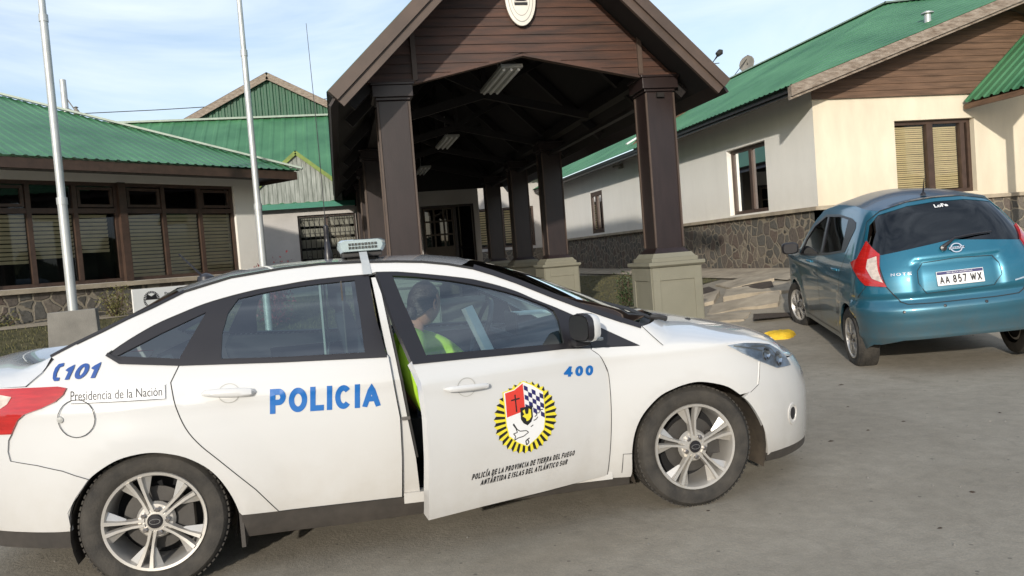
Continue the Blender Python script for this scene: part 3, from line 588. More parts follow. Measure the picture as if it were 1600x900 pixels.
# emblem on the gable: plain oval enamel with generic marks
SE = thing('oval_emblem', 'white oval enamel emblem fixed on the dark portico gable', 'emblem', (2.555, 9.88, 4.66))
ov = lambda a, b_, y, n=40: [(a * cos(2 * pi * k / n), y, b_ * sin(2 * pi * k / n)) for k in range(n)]
b = MB(); b.prism(ov(.20, .36, 0), (0, -.035, 0)); b.build('plate', M_['stucco'], SE, bevel=.008, smooth=True)
b = MB(); n_ = 40; o1, o2 = ov(.165, .315, -.037), ov(.155, .30, -.037); b.add(o1 + o2, [(i, (i + 1) % 40, 40 + (i + 1) % 40, 40 + i) for i in range(40)]); o1, o2 = ov(.125, .235, -.037), ov(.118, .225, -.037); b.add(o1 + o2, [(i, (i + 1) % 40, 40 + (i + 1) % 40, 40 + i) for i in range(40)]); b.build('ring', M_['lgrey'], SE, fixn=False)
b = MB(); b.box((-.085, -.045, -.10), (.085, -.0365, -.065)); b.add([(-.09, -.04, -.05), (.09, -.04, -.05), (.045, -.04, -.03), (.0, -.04, .02), (-.045, -.04, -.03)], [(0, 1, 2, 3, 4)]); b.build('motif', M_['blk'], SE, fixn=False)
# fluorescent fixtures under the portico
for i, (y, lab) in enumerate(((10.15, 'ribbed ceiling light nearest the front gable of the portico'), (15.7, 'ribbed ceiling light in the middle of the portico'), (20.6, 'ribbed ceiling light deepest in the portico'))):
    Lt = thing('ceiling_light', lab, 'ceiling light', (2.45, y, 3.85), group='ceiling lights under the portico')
    b = MB(); b.box((-.15, 0, .0), (.15, 1.55, .05)); b.build('housing', M_['lgrey'], Lt, bevel=.01)
    b = MB(); b.tube([(-.10, .05, -.015), (-.10, 1.5, -.015)], .02, 8); b.tube([(0, .05, -.015), (0, 1.5, -.015)], .02, 8); b.tube([(.10, .05, -.015), (.10, 1.5, -.015)], .02, 8); b.build('lamp_tube', M_['white'], Lt, smooth=True)
    b = MB(); b.tube([(-.1, .2, .05), (-.1, .2, .45)], .008, 5); b.tube([(.1, 1.3, .05), (.1, 1.3, .45)], .008, 5); b.build('hanger', M_['lgrey'], Lt)
# entrance wall with door
EW = thing('entrance_building', 'pale entrance wall with dark glazed door at the end of the portico', 'building', (2.6, 22.5, .4))
PE = lambda s, d, z: (s, 22.5 + d, z)
b = MB(); ss = [(.6, .3), (2.42, .3), (3.97, .3), (4.12, .3), (4.12, 3.42), (3.9, 3.46), (2.5, 3.92), (.6, 3.92)]
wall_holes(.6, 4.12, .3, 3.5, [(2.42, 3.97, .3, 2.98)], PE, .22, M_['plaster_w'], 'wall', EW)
b = MB(); b.add([PE(.6, 0, 3.5), PE(4.12, 0, 3.5), PE(2.54, 0, 4.1), PE(.6, 0, 4.1)], [(0, 1, 2, 3)]); b.add([(4.12, 22.5, .3), (4.12, 28, .3), (4.12, 28, 3.6), (4.12, 22.5, 3.5)], [(0, 1, 2, 3)]); b.build('gable_wall', M_['plaster_w'], EW, True, fixn=False)
b = MB()
for q in ((2.42, 2.48, .3, 2.98), (3.91, 3.97, .3, 2.98), (2.48, 3.91, 2.92, 2.98), (3.38, 3.45, .3, 2.92)): pbox(b, PE, q[0], q[1], .05, .13, q[2], q[3])
fo = b.build('door_frame', M_['darkwood'], EW, True)
b = MB(); pbox(b, PE, 2.5, 3.37, .08, .12, .4, 1.75)
for s in (2.5, 2.78, 3.06, 3.32): pbox(b, PE, s, s + .05, .08, .12, 1.75, 2.9)
for z in (1.75, 2.12, 2.5, 2.86): pbox(b, PE, 2.5, 3.37, .084, .116, z, z + .05)
do = b.build('door', M_['redwood'], EW, True)
b = MB(); pbox(b, PE, 2.54, 2.58, .02, .08, 1.2, 1.5); b.build('handle', M_['chrome'], do, True)
b = MB(); b.add([PE(2.5, .11, 1.75), PE(3.92, .11, 1.75), PE(3.92, .11, 2.94), PE(2.5, .11, 2.94)], [(0, 1, 2, 3)]); b.add([PE(3.45, .11, .4), PE(3.92, .11, .4), PE(3.92, .11, 1.7), PE(3.45, .11, 1.7)], [(0, 1, 2, 3)]); b.build('door_glass', M_['bglass'], EW, True, fixn=False)
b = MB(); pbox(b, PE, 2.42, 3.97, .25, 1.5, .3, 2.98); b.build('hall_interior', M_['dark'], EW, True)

# ================================================================== middle building, behind
MBd = thing('middle_building', 'pale building with barred window and large green roof behind the flagpoles', 'building', (-1, 22.5, .9))
PM = lambda s, d, z: (s, 22.3 + d, z)
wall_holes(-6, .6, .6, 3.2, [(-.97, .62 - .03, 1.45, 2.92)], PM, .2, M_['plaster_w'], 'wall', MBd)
fo = window(PM, -.97, .59, 1.45, 2.92, MBd, mull=[-.2], d=.10, fw=.05, blind=[(-.92, -.24, 1.5, 2.85), (-.15, .54, 1.5, 2.85)], pitch=.3, bm='lgrey')
b = MB()
for k in range(12): x = -.93 + k * .135; b.tube([(x, 22.33, 1.45), (x, 22.33, 2.9)], .010, 5)
for z in (1.52, 1.95, 2.4, 2.84): b.box((-.95, 22.32, z), (.58, 22.34, z + .015))
b.lathe([(.055, -.01), (.055, .01), (.04, .01), (.04, -.01)], (-.72, 22.32, 1.75), (0, 1, 0), 16, True); b.lathe([(.055, -.01), (.055, .01), (.04, .01), (.04, -.01)], (-.05, 22.32, 1.75), (0, 1, 0), 16, True); b.build('window_bars', M_['seam'], MBd, True)
b = MB(); pbox(b, PM, -3.0, .6, -.30, -.24, 3.10, 3.24); b.build('fascia', M_['greenfas'], MBd, True)
b = MB(); pbox(b, PM, -3.0, .58, -.24, 0, 3.12, 3.20); b.build('soffit', M_['darkwood'], MBd, True)
# small boarded gable
b = MB(); gp = [(-1.88, 3.24), (.28, 3.24), (.28, 3.62), (-.86, 4.58), (-1.88, 3.74)]; x = -1.88
while x < .28:
    x1 = min(x + .115, .28); zt = lambda q: min(4.58 - .84 * abs(q + .86), 9)
    b.prism([(x + .004, 22.05, 3.24), (x1 - .004, 22.05, 3.24), (x1 - .004, 22.05, zt(x1)), (x + .004, 22.05, zt(x))], (0, .03 + random.uniform(-.006, .006), 0)); x += .115
b.build('boarded_gable', M_['oldplank'], MBd, True)
b = MB(); b.beam((-.86, 22.0, 4.60), (.34, 22.0, 3.60), .05, .10, (0, 0, 1)); b.beam((-.86, 22.0, 4.60), (-2.0, 22.0, 3.64), .05, .10, (0, 0, 1)); b.build('gable_trim', M_['greentrim'], MBd, True)
b = MB()
for sg in (-1, 1): b.add([(-.86, 22.0, 4.66), (-.86 + sg * 1.2, 22.0, 3.65), (-.86 + sg * 1.2, 24.3, 3.65), (-.86, 24.3, 4.66)], [(0, 1, 2, 3)])
b.build('gable_roof', M_['green'], MBd, True, fixn=False)
roof_field('roof', M_['green'], MBd, (-11, 1.0), lambda u: 22.0, lambda u: 27.0, 3, lambda u, v, z: (u, v, z), lambda x, y: 3.22 + .655 * (y - 22.0), pitch=.34, amp=.022)
b = MB(); b.beam((-11, 27, 6.51), (1.0, 27, 6.51), .3, .06); b.build('ridge_cap', M_['flash'], MBd, True)
# gable rising beyond that ridge
BG = thing('rear_gable_building', 'tall green corrugated gable with timber barge boards rising behind the middle roof', 'building', (-1.8, 28, 1))
b = MB(); ax, az = -1.79, 8.02; x = -5.4
while x < 1.9:
    for (f0, f1, y0, y1) in ((0, .18, 27.9, 27.9), (.18, .3, 27.9, 27.86), (.3, .7, 27.86, 27.86), (.7, .85, 27.86, 27.9), (.85, 1, 27.9, 27.9)):
        a, c = x + .2 * f0, x + .2 * f1; b.add([(a, y0, 5), (c, y1, 5), (c, y1, az - .53 * abs(c - ax)), (a, y0, az - .53 * abs(a - ax))], [(0, 1, 2, 3)])
    x += .2
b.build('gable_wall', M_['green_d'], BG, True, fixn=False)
b = MB(); b.beam((ax, 27.75, az + .02), (ax - 3.9, 27.75, az + .02 - 3.9 * .53), .08, .22, (0, 0, 1)); b.beam((ax, 27.75, az + .02), (ax + 3.9, 27.75, az + .02 - 3.9 * .53), .08, .22, (0, 0, 1)); b.build('barge_board', M_['barge'], BG, True)
b = MB()
for sg in (-1, 1): b.add([(ax, 27.7, az + .14), (ax + sg * 4, 27.7, az + .14 - 4 * .53), (ax + sg * 4, 34, az + .14 - 4 * .53), (ax, 34, az + .14)], [(0, 1, 2, 3)])
b.build('roof', M_['green'], BG, True, fixn=False)

# ================================================================== left building (rotated)
LB = thing('left_building', 'low building with a long row of brown framed windows above a stone plinth', 'building', (LP.x, LP.y, 0), pi / 2 - AL)
PL = lambda s, d, z: (s, d, z)       # local: x along facade, y into the building
wins = [(-8.9, -6.82), (-6.72, -4.70), (-4.62, -2.56), (-2.46, -.36)]
wall_holes(-10, .09, .7, 3.34, [(a, b_, 1.46, 3.08) for a, b_ in wins], PL, .3, M_['plaster_s'], 'wall', LB, False)
b = MB(); b.add([(.09, 0, .7), (.09, 9, .7), (.09, 9, 3.34), (.09, 0, 3.34)], [(0, 1, 2, 3)]); b.build('end_wall', M_['plaster_s'], LB, fixn=False)
for c in (-2.57, -4.71, -6.83): b = MB(); b.box((c, -.02, 1.462), (c + .12, .3, 3.08)); b.build('window_post', M_['frame'], LB)
for wi, (a, c) in enumerate(wins):
    w3 = (c - a) / 3; m1, m2 = a + w3, a + 2 * w3; zb = 1.83 if wi < 3 else 1.50
    bl = [(a + .05, m1 - .03, zb, 2.56), (m1 + .03, m2 - .03, zb + random.uniform(0, .05), 2.56), (m2 + .03, c - (.16 if wi == 2 else .05), zb + .08 * (wi == 2), 2.56)]
    window(PL, a, c, 1.46, 3.08, LB, mull=[(m1, .07), (m2, .07)], trans=2.62, d=.06, fw=.06, blind=bl, pitch=.062, hop=[(a + .07, m1 - .05, 2.68, 3.0), (m2 + .05, c - .07, 2.68, 3.0)], world=False)
b = MB(); b.box((-10, -.055, .82), (.14, .05, 1.38)); b.box((.04, .051, .82), (.145, 9, 1.38)); b.build('stone_plinth', M_['stone'], LB)
b = MB(); b.box((-10, -.13, 1.381), (.2, .06, 1.455)); b.build('sill_band', M_['slab'], LB, bevel=.006)
b = MB(); b.box((-10, -.09, .4), (.17, .04, .90)); b.build('footing', M_['concrete'], LB)
zE, hs = 3.31, .45
roof_field('roof', M_['green'], LB, (-12, .57), lambda u: -.8, lambda u: -.8 + min(4.9, .58 - u + .02), 5, PL, lambda u, v: zE + hs * (v + .8), world=False)
roof_field('roof', M_['green'], LB, (-.8, 9.2), lambda u: .57, lambda u: .57 - min(4.9, u + .82), 4, lambda u, v, z: (v, u, z), lambda u, v: zE + hs * (.57 - v), world=False)
b = MB(); b.beam((.60, -.83, zE + .035), (-4.3, 4.07, zE + .035 + hs * 4.9), .16, .035); b.beam((-4.3, 4.07, zE + .035 + hs * 4.9), (-12, 4.07, zE + .035 + hs * 4.9), .22, .04); b.build('ridge_cap', M_['flash'], LB)
b = MB(); b.box((-12, -.76, zE - .17), (.52, -.72, zE - .02)); b.box((.48, -.719, zE - .17), (.52, 9, zE - .02)); b.build('eave_fascia', M_['frame'], LB)
b = MB(); b.box((-12, -.72, zE - .10), (.478, 0, zE - .06)); b.box((.09, 0.001, zE - .10), (.478, 9, zE - .06)); b.build('soffit', M_['darkwood'], LB)

# ================================================================== flagpoles, signs, poles
for i, (x, y, h, r, lean, lab) in enumerate(((-3.34, 11.0, 9.0, .058, 0, 'galvanised flagpole set in a grey concrete block near the left windows'), (-1.10, 12.45, 9.0, .055, 0, 'galvanised flagpole in front of the corner of the left building'))):
    z0 = TZ(x, y); F = thing('flagpole', lab, 'flagpole', (x, y, z0), group='flagpoles')
    b = MB(); b.tube([(0, 0, .0), (0, 0, 1.9), (0, 0, 1.9), (0, 0, 4.2), (0, 0, 4.2), (0, 0, h)], [r, r, r * .86, r * .82, r * .72, r * .6], 16, mi=0); b.build('pole', M_['pole'], F, smooth=True)
    for zz, kk in ((1.86, 1.1), (4.16, .95)): b = MB(); b.tube([(0, 0, zz), (0, 0, zz + .09)], r * kk, 16); b.build('collar', M_['pole'], F, smooth=True)
b = MB(); z0 = TZ(-3.4, 11); b.prism([(-.30, -.12, 0), (.28, -.12, 0), (.26, -.10, 1.13 - z0), (-.28, -.10, 1.12 - z0)], (0, .26, 0)); o = b.build('pole_base', M_['concrete'], bevel=.01); o.location = (-3.33, 10.98, z0); o.rotation_euler = (0, 0, radians(-2 + 10)); props(o, 'grey concrete block at the foot of the left flagpole', 'pole base')
SG = thing('sign_board', 'white sign with a round emblem, half hidden behind the white car roof', 'sign', (*lb(-3.06, 1.0), .62), pi / 2 - AL)
b = MB(); b.box((0, -.015, .34), (1.5, .015, .70)); b.build('panel', M_['white'], SG, bevel=.003)
b = MB(); b.box((.06, .016, 0), (.10, .05, .66)); b.box((1.4, .016, 0), (1.44, .05, .66)); b.build('leg', M_['pole'], SG)
b = MB(); cx, cz = .30, .52
for k in range(28):
    a = 2 * pi * k / 28; a2 = a + 2 * pi / 40; b.add([(cx + r * cos(q), -.0165, cz + r * sin(q)) for r, q in ((.10, a), (.135, a), (.135, a2), (.10, a2))], [(0, 1, 2, 3)])
b.add([(cx - .10, -.0168, cz + .0), (cx + .10, -.0168, cz + .0), (cx + .07, -.0168, cz + .09), (cx, -.0168, cz + .05), (cx - .07, -.0168, cz + .09)], [(0, 1, 2, 3, 4)]); b.build('emblem', M_['blk'], SG, fixn=False)

# ---- lettering from Blender's own built-in font, as mesh
def text_mesh(txt, bold=0.0):
    c = bpy.data.curves.new('txt', 'FONT'); c.body = txt; c.size = 1; c.offset = bold; c.resolution_u = 3
    o = bpy.data.objects.new('txt', c); COL.objects.link(o); dg = bpy.context.evaluated_depsgraph_get(); me = bpy.data.meshes.new_from_object(o.evaluated_get(dg))
    bpy.data.objects.remove(o); bpy.data.curves.remove(c); xs_ = [v.co.x for v in me.vertices]; ys_ = [v.co.y for v in me.vertices]
    x0, x1, y0, y1 = min(xs_), max(xs_), min(ys_), max(ys_)
    for v in me.vertices: v.co = ((v.co.x - x0) / (x1 - x0), (v.co.y - y0) / (y1 - y0), 0)
    return me
def quad_map(TL, TR_, BR_, BL):
    TL, TR_, BR_, BL = map(Vector, (TL, TR_, BR_, BL))
    return lambda u, v: (BL * (1 - u) + BR_ * u) * (1 - v) + (TL * (1 - u) + TR_ * u) * v
def text_on(name, txt, q, fn, m, parent, bold=0.0, world=False):
    me = text_mesh(txt, bold); f = quad_map(*q)
    for v in me.vertices:
        p = f(v.co.x, v.co.y); v.co = fn(p.x, p.y)
    me.materials.clear(); me.update()
    return link(name, me, m, parent, world)

def _arc(cx, cy, rx, ry, a0, a1, n=12): return [(cx + rx * cos(radians(a0 + (a1 - a0) * k / n)), cy + ry * sin(radians(a0 + (a1 - a0) * k / n))) for k in range(n + 1)]
GLY = {
 'A': (.78, [[(0, 0), (.5, 1), (1, 0)], [(.2, .3), (.8, .3)]]), 'B': (.68, [[(0, 0), (0, 1), (.6, 1)] + _arc(.6, .76, .34, .24, 90, -90) + [(0, .52)], [(0, .52), (.62, .52)] + _arc(.62, .26, .38, .26, 90, -90) + [(0, 0)]]),
 'C': (.74, [_arc(.5, .5, .5, .5, 42, 318, 22)]), 'D': (.72, [[(0, 0), (0, 1), (.45, 1)] + _arc(.45, .5, .55, .5, 90, -90, 16) + [(0, 0)]]), 'E': (.64, [[(1, 1), (0, 1), (0, 0), (1, 0)], [(0, .52), (.9, .52)]]),
 'F': (.6, [[(1, 1), (0, 1), (0, 0)], [(0, .5), (.85, .5)]]), 'G': (.78, [_arc(.5, .5, .5, .5, 45, 345, 22) + [(.98, .45), (.6, .45)]]), 'I': (.2, [[(.5, 0), (.5, 1)]]), 'L': (.6, [[(0, 1), (0, 0), (1, 0)]]),
 'M': (.84, [[(0, 0), (0, 1), (.5, .15), (1, 1), (1, 0)]]), 'N': (.72, [[(0, 0), (0, 1), (1, 0), (1, 1)]]), 'O': (.80, [_arc(.5, .5, .5, .5, 0, 360, 28)]), 'P': (.68, [[(0, 0), (0, 1), (.6, 1)] + _arc(.6, .72, .4, .28, 90, -90) + [(0, .44)]]),
 'R': (.72, [[(0, 0), (0, 1), (.6, 1)] + _arc(.6, .74, .38, .26, 90, -90) + [(0, .48)], [(.5, .48), (1, 0)]]), 'S': (.68, [_arc(.5, .75, .48, .25, 25, 225, 12) + _arc(.5, .25, .5, .25, 75, -155, 14)]), 'T': (.66, [[(0, 1), (1, 1)], [(.5, 1), (.5, 0)]]),
 'U': (.72, [[(0, 1), (0, .4)] + _arc(.5, .4, .5, .4, 180, 360, 14) + [(1, 1)]]), 'V': (.74, [[(0, 1), (.5, 0), (1, 1)]]), 'W': (1.0, [[(0, 1), (.25, 0), (.5, .9), (.75, 0), (1, 1)]]), 'X': (.72, [[(0, 0), (1, 1)], [(0, 1), (1, 0)]]),
 '0': (.62, [_arc(.5, .5, .5, .5, 0, 360, 26)]), '1': (.42, [[(.0, .72), (.75, 1), (.75, 0)]]), '4': (.68, [[(.72, 1), (0, .30)], [(0, .26), (1, .26)], [(.72, 0), (.72, 1)]]), '5': (.6, [[(.9, 1), (.12, 1), (.05, .52)] + _arc(.48, .32, .5, .32, 110, -150, 14)]),
 '7': (.6, [[(0, 1), (1, 1), (.35, 0)]]), '8': (.62, [_arc(.5, .76, .42, .24, 0, 360, 20), _arc(.5, .26, .5, .26, 0, 360, 20)])}
def block_text(name, txt, q, fn, m, parent, t=.2, gap=.12, slant=0.0, world=False):
    """sans-serif capitals drawn as wide strokes, fitted to quad q (TL, TR, BR, BL)"""
    f = quad_map(*q); items = []; x = 0
    for ch in txt:
        if ch == ' ': x += .34; continue
        acc = ch in 'ÁÍÉÓ'; base = {'Á': 'A', 'Í': 'I'}.get(ch, ch); w, pl = GLY[base]; w = max(w, t * 1.0); items.append((x, w, pl, acc)); x += w + gap
    W_ = x - gap; mb = MB(); lay = 0
    for x0, w, pl, acc in items:
        pls = [[(x0 + t / 2 + a * (w - t), t / 2 + b_ * (1 - t)) for a, b_ in p] for p in pl]
        if acc: pls.append([(x0 + w * .5 - .04, 1.12), (x0 + w * .5 + .12, 1.26)])
        for p in pls:
            p = [Vector(v) for v in p]; p = [v for i_, v in enumerate(p) if i_ == 0 or (v - p[i_ - 1]).length > 1e-5]
            if len(p) < 7 or len(p) in (16, 20):
                if (p[0] - p[-1]).length > 1e-6:
                    p[0] = p[0] + (p[0] - p[1]).normalized() * t * .5
                    if len(p) < 7: p[-1] = p[-1] + (p[-1] - p[-2]).normalized() * t * .5
            p2_ = [p[0]]
            for a_, c_ in zip(p, p[1:]):
                k_ = max(1, int((c_ - a_).length / .16)); p2_ += [a_ + (c_ - a_) * j_ / k_ for j_ in range(1, k_ + 1)]
            p = p2_
            closed = (p[0] - p[-1]).length < 1e-6; P = p[:-1] if closed else p; n = len(P); L_, R_ = [], []
            for i in range(n):
                a = P[i - 1] if (closed or i > 0) else None; c = P[(i + 1) % n] if (closed or i < n - 1) else None
                d1 = (P[i] - a).normalized() if a is not None else (c - P[i]).normalized(); d2 = (c - P[i]).normalized() if c is not None else d1
                n1, n2 = Vector((-d1.y, d1.x)), Vector((-d2.y, d2.x)); mm = (n1 + n2); mm = mm.normalized() if mm.length > 1e-6 else n1; k = min(1 / max(mm.dot(n1), .35), 2.2)
                tt = t * (.95 if len(p) < 6 else 1); L_.append(P[i] + mm * (tt / 2 * k)); R_.append(P[i] - mm * (tt / 2 * k))
            if not closed and a is not None: pass
            lay += 1; V = []
            for a, c in zip(L_, R_):
                for v in (a, c):
                    yy = v.y if acc else min(1.0, max(0, v.y)); u = (v.x + slant * yy) / (W_ + slant); g_ = f(u, yy); V.append(fn(g_.x, g_.y))
            mb.add(V, [(2 * i, 2 * i + 1, (2 * i + 3) % (2 * n), (2 * i + 2) % (2 * n)) for i in range(n if closed else n - 1)])
    return mb.build(name, m, parent, world, fixn=False)
for k, t in enumerate(('Poder Judicial de la Nación', 'Tierra del Fuego')):
    text_on('lettering', t, ((.52, .62 - k * .08), (.52 + (.85, .55)[k], .62 - k * .08), (.52 + (.85, .55)[k], .565 - k * .08), (.52, .565 - k * .08)), lambda a, b_: Vector((a, -.0168, b_)), M_['blk'], SG, .02)
# distant power pole with wire, street lamp and roof aerial behind
PWR = thing('power_pole', 'far grey utility pole with insulators above the left roof', 'utility pole', (-12.83, 44.2, 1))
b = MB(); b.tube([(0, 0, 0), (0, 0, 11.06)], [.2, .15], 10); b.build('pole', M_['pole'], PWR, smooth=True)
b = MB(); b.tube([(.1, 0, 9.6), (.55, 0, 9.35)], .05, 6); b.tube([(.0, 0, 10.3), (.5, 0, 9.4)], .03, 5); b.lathe([(.02, -.1), (.14, 0), (.14, .25), (.05, .4), (.12, .45), (.02, .5)], (.5, 0, 9.2), n=10); b.build('insulator', M_['concrete'], PWR, smooth=True)
b = MB(); b.tube([(-12.3, 44.1, 10.3)] + [(-12.3 + k * 4, 44.1 - k * .9, 10.28 - .03 * k * (8 - k) * .5) for k in range(1, 9)], .022, 5); props(b.build('power_line', M_['seam']), 'thin dark overhead cable crossing the sky toward the portico', 'cable')
SLm = thing('street_lamp', 'small street lamp head showing beyond the right edge of the portico roof', 'street lamp', (14.4, 27.9, .7))
b = MB(); b.tube([(0, 0, 0), (0, 0, 7.2), (.45, 0, 7.7)], [.07, .06, .04], 8); b.build('pole', M_['seam'], SLm, smooth=True)
b = MB(); b.lathe([(.01, -.12), (.1, -.08), (.12, .1), (.03, .2)], (.5, 0, 7.78), (.8, 0, .6), 10); b.build('lamp_head', M_['seam'], SLm, smooth=True)
AE = thing('roof_aerial', 'dark dish aerial on guy wires above the far end of the right roof', 'aerial', (15.9, 27.55, 6.0))
b = MB(); b.tube([(0, 0, 0), (0, 0, 2.3)], .03, 6); b.tube([(0, 0, 2.2), (-1.2, 0, .9)], .015, 5); b.tube([(0, 0, 2.2), (-.4, 0, 0)], .012, 5); b.tube([(.05, 0, 2.3), (.25, 0, 1.2)], .02, 5); b.build('mast', M_['seam'], AE)
b = MB(); b.lathe([(.02, 0), (.2, .03), (.32, .10), (.30, .12), (.02, .03)], (0, 0, 1.95), (-.8, -.5, .2), 14); b.build('dish', M_['concrete'], AE, smooth=True)
# shrubs
def shrub(name, label, cat, x, y, z, h, w, n, m, leaf=.035, stems=9, group=None):
    R_ = random.Random(hash(name) % 999 + int(x * 10)); T = thing(name, label, cat, (x, y, z), group=group); st = MB(); lf = MB()
    for s in range(stems):
        a = R_.uniform(0, 2 * pi); k = R_.uniform(.15, .5); top = Vector((cos(a) * w * k, sin(a) * w * k, h * R_.uniform(.6, 1))); mid = top * .5 + Vector((R_.uniform(-.04, .04), R_.uniform(-.04, .04), 0))
        st.tube([(0, 0, 0), mid, top], [.012, .008, .003], 5)
        for _ in range(n // stems):
            t = R_.uniform(.12, 1.03); p = (mid * (t * 2) if t < .5 else mid + (top - mid) * (t * 2 - 1)) + Vector((R_.gauss(0, 1), R_.gauss(0, 1), R_.gauss(0, .7))) * w * .13
            d = Vector((R_.gauss(0, 1), R_.gauss(0, 1), R_.gauss(.3, .8))).normalized(); e = d.cross(Vector((R_.gauss(0, 1), R_.gauss(0, 1), R_.gauss(0, 1)))).normalized(); L_ = leaf * R_.uniform(.6, 1.3)
            lf.add([p, p + d * L_ * .5 + e * L_ * .28, p + d * L_, p + d * L_ * .5 - e * L_ * .28], [(0, 1, 2, 3)])
    st.build('stem', M_['twig'], T); lf.build('foliage', m, T, fixn=False); return T
shrub('red_shrub', 'upright red leaved shrub at the foot of the second flagpole', 'shrub', -1.02, 13.0, TZ(-1, 13) - .05, 1.05, .75, 1500, M_['leafr'], .05, 16)
shrub('small_shrub', 'yellow green shrub against the stone plinth beside the sign', 'shrub', *lb(-3.2, .75), .85, .55, .5, 900, M_['leafy'], .035, 12)
shrub('low_plant', 'straggly low plant at the left edge below the windows', 'shrub', -4.75, 12.35, .75, .42, .6, 600, M_['leafy'], .04, 10)
shrub('evergreen_shrub', 'dark green shrub tucked against the right front pedestal', 'shrub', 4.93, 13.1, .12, .85, .34, 1100, M_['leaf'], .045, 14)

# trees added unseen behind the camera, for the reflections in paint and glass
b = MB(); R_ = random.Random(3)
for k in range(150):
    a = radians(100 + 160 * k / 150); r = R_.uniform(30, 42); x, y = sin(a) * r * 1.6, cos(a) * r - 2; h = R_.uniform(3.0, 6.0); w = R_.uniform(1.5, 3)
    V = []
    for i in range(7):
        th = pi * i / 6
        for j in range(9): ph2 = 2 * pi * j / 9; q = R_.uniform(.75, 1.15); V.append((x + w * sin(th) * cos(ph2) * q, y + w * sin(th) * sin(ph2) * q, h * .5 + h * .5 * cos(th) * q))
    b.add(V, [(i * 9 + j, i * 9 + (j + 1) % 9, (i + 1) * 9 + (j + 1) % 9, (i + 1) * 9 + j) for i in range(6) for j in range(9)])
props(b.build('wood', M_['wood'], fixn=False), 'far off low wood across the road', 'wood', kind='stuff')
# ================================================================== white car (local x forward from rear axle, y to its left, z up)
XA_, XB_, LF_, LR_, PE_ = 0.0, 2.75, .92, 1.02, 2.3
GW = [(0.10, .80), (.20, .855), (.30, .885), (.45, .903), (.60, .910), (.75, .909), (.85, .900), (.92, .885), (.98, .862), (1.05, .828), (1.15, .775), (1.25, .722), (1.35, .662), (1.42, .610), (1.50, .52)]
def cm_(G, z, lo=1):
    i = 1
    while i < len(G) - 3 and G[i + 1][0] < z: i += 1
    p0, p1, p2, p3 = G[i - 1], G[i], G[i + 1], G[i + 2]; h = p2[0] - p1[0]; t = max(-1.2, min(1.8, (z - p1[0]) / h))
    m1 = (p2[1] - p0[1]) / (p2[0] - p0[0]) * h; m2 = (p3[1] - p1[1]) / (p3[0] - p1[0]) * h
    return (2 * t ** 3 - 3 * t * t + 1) * p1[1] + (t ** 3 - 2 * t * t + t) * m1 + (-2 * t ** 3 + 3 * t * t) * p2[1] + (t ** 3 - t * t) * m2
def MF(t, z, off=0.0, sg=-1):
    w = cm_(GW, z)
    if t > XB_:
        th = min((t - XB_) / 1.35, 1) * pi / 2; x = XB_ + LF_ * sin(th) - .10 * max(0, z - .45) * sin(th) - 3.2 * max(0, z - .52) ** 2 * sin(th) ** 3; lat = w * max(cos(th), 0) ** (2 / PE_)
    elif t < XA_:
        th = min((XA_ - t) / 1.55, 1) * pi / 2; x = XA_ - LR_ * sin(th); lat = w * max(cos(th), 0) ** (2 / PE_)
    else: x, lat = t, w
    # crease along the shoulder and flare above the wheels
    if off or True:
        for cx in (0.0, 2.648):
            d = math.hypot(t - cx, z - .316); 
            if .30 < d < .62: lat += .012 * max(0, 1 - abs(d - .40) / .2)
        lat += .007 * math.exp(-((z - .845) / .03) ** 2)
    p = Vector((x, sg * lat, z))
    if off:
        h = 2e-3; a = MF(t + h, z, 0, sg) - MF(t - h, z, 0, sg); b_ = MF(t, z + h, 0, sg) - MF(t, z - h, 0, sg); n = a.cross(b_)
        if n.length < 1e-9: n = Vector((-1 if t < 0 else 1, 0, 0))
        n.normalize(); n = n if sg < 0 else -n; p = p + n * off
    return p
def panel(name, loops, m, parent, fn, step=.035, skirt=.02, sg=-1):
    me = tess(loops, step, fn, skirt=skirt, flip=(sg > 0)); return link(name, me, m, parent)
def ribbon(name, lines, fn, m, parent, w=.0025, closed=False):
    """narrow dark gap following (t,z) polylines"""
    mb = MB()
    for ln_ in lines:
        q = []
        for a, c in zip(ln_, ln_[1:]):
            a, c = Vector(a), Vector(c); k = max(1, int((c - a).length / .04)); q += [a + (c - a) * j / k for j in range(k)]
        q.append(Vector(ln_[-1])); V = []
        for i, p in enumerate(q):
            d = (q[min(i + 1, len(q) - 1)] - q[max(i - 1, 0)]).normalized(); n = Vector((-d.y, d.x)) * w; V += [fn(p.x + n.x, p.y + n.y), fn(p.x - n.x, p.y - n.y)]
        mb.add(V, [(2 * i, 2 * i + 1, 2 * i + 3, 2 * i + 2) for i in range(len(q) - 1)])
    return mb.build(name, m, parent, fixn=False)
def loft(name, rows, m, parent, nv=14, fn_pow=1.0, smooth=True, v0=-1, v1=1, cosv=False):
    """rows: (edge(x,y_right,z), centre(x,z)) -> surface across the car"""
    mb = MB(); V = []
    for e, c in rows:
        for j in range(nv + 1):
            v = v0 + (v1 - v0) * j / nv; v = sin(v * pi / 2) if cosv else v; k = (1 - v * v) ** fn_pow; V.append((e[0] + (c[0] - e[0]) * k, v * abs(e[1]), e[2] + (c[1] - e[2]) * k))
    mb.add(V, [(i * (nv + 1) + j, i * (nv + 1) + j + 1, (i + 1) * (nv + 1) + j + 1, (i + 1) * (nv + 1) + j) for i in range(len(rows) - 1) for j in range(nv)])
    o = mb.build(name, m, parent, fixn=False)
    o.data.polygons.foreach_set('use_smooth', [smooth] * len(o.data.polygons)); return o
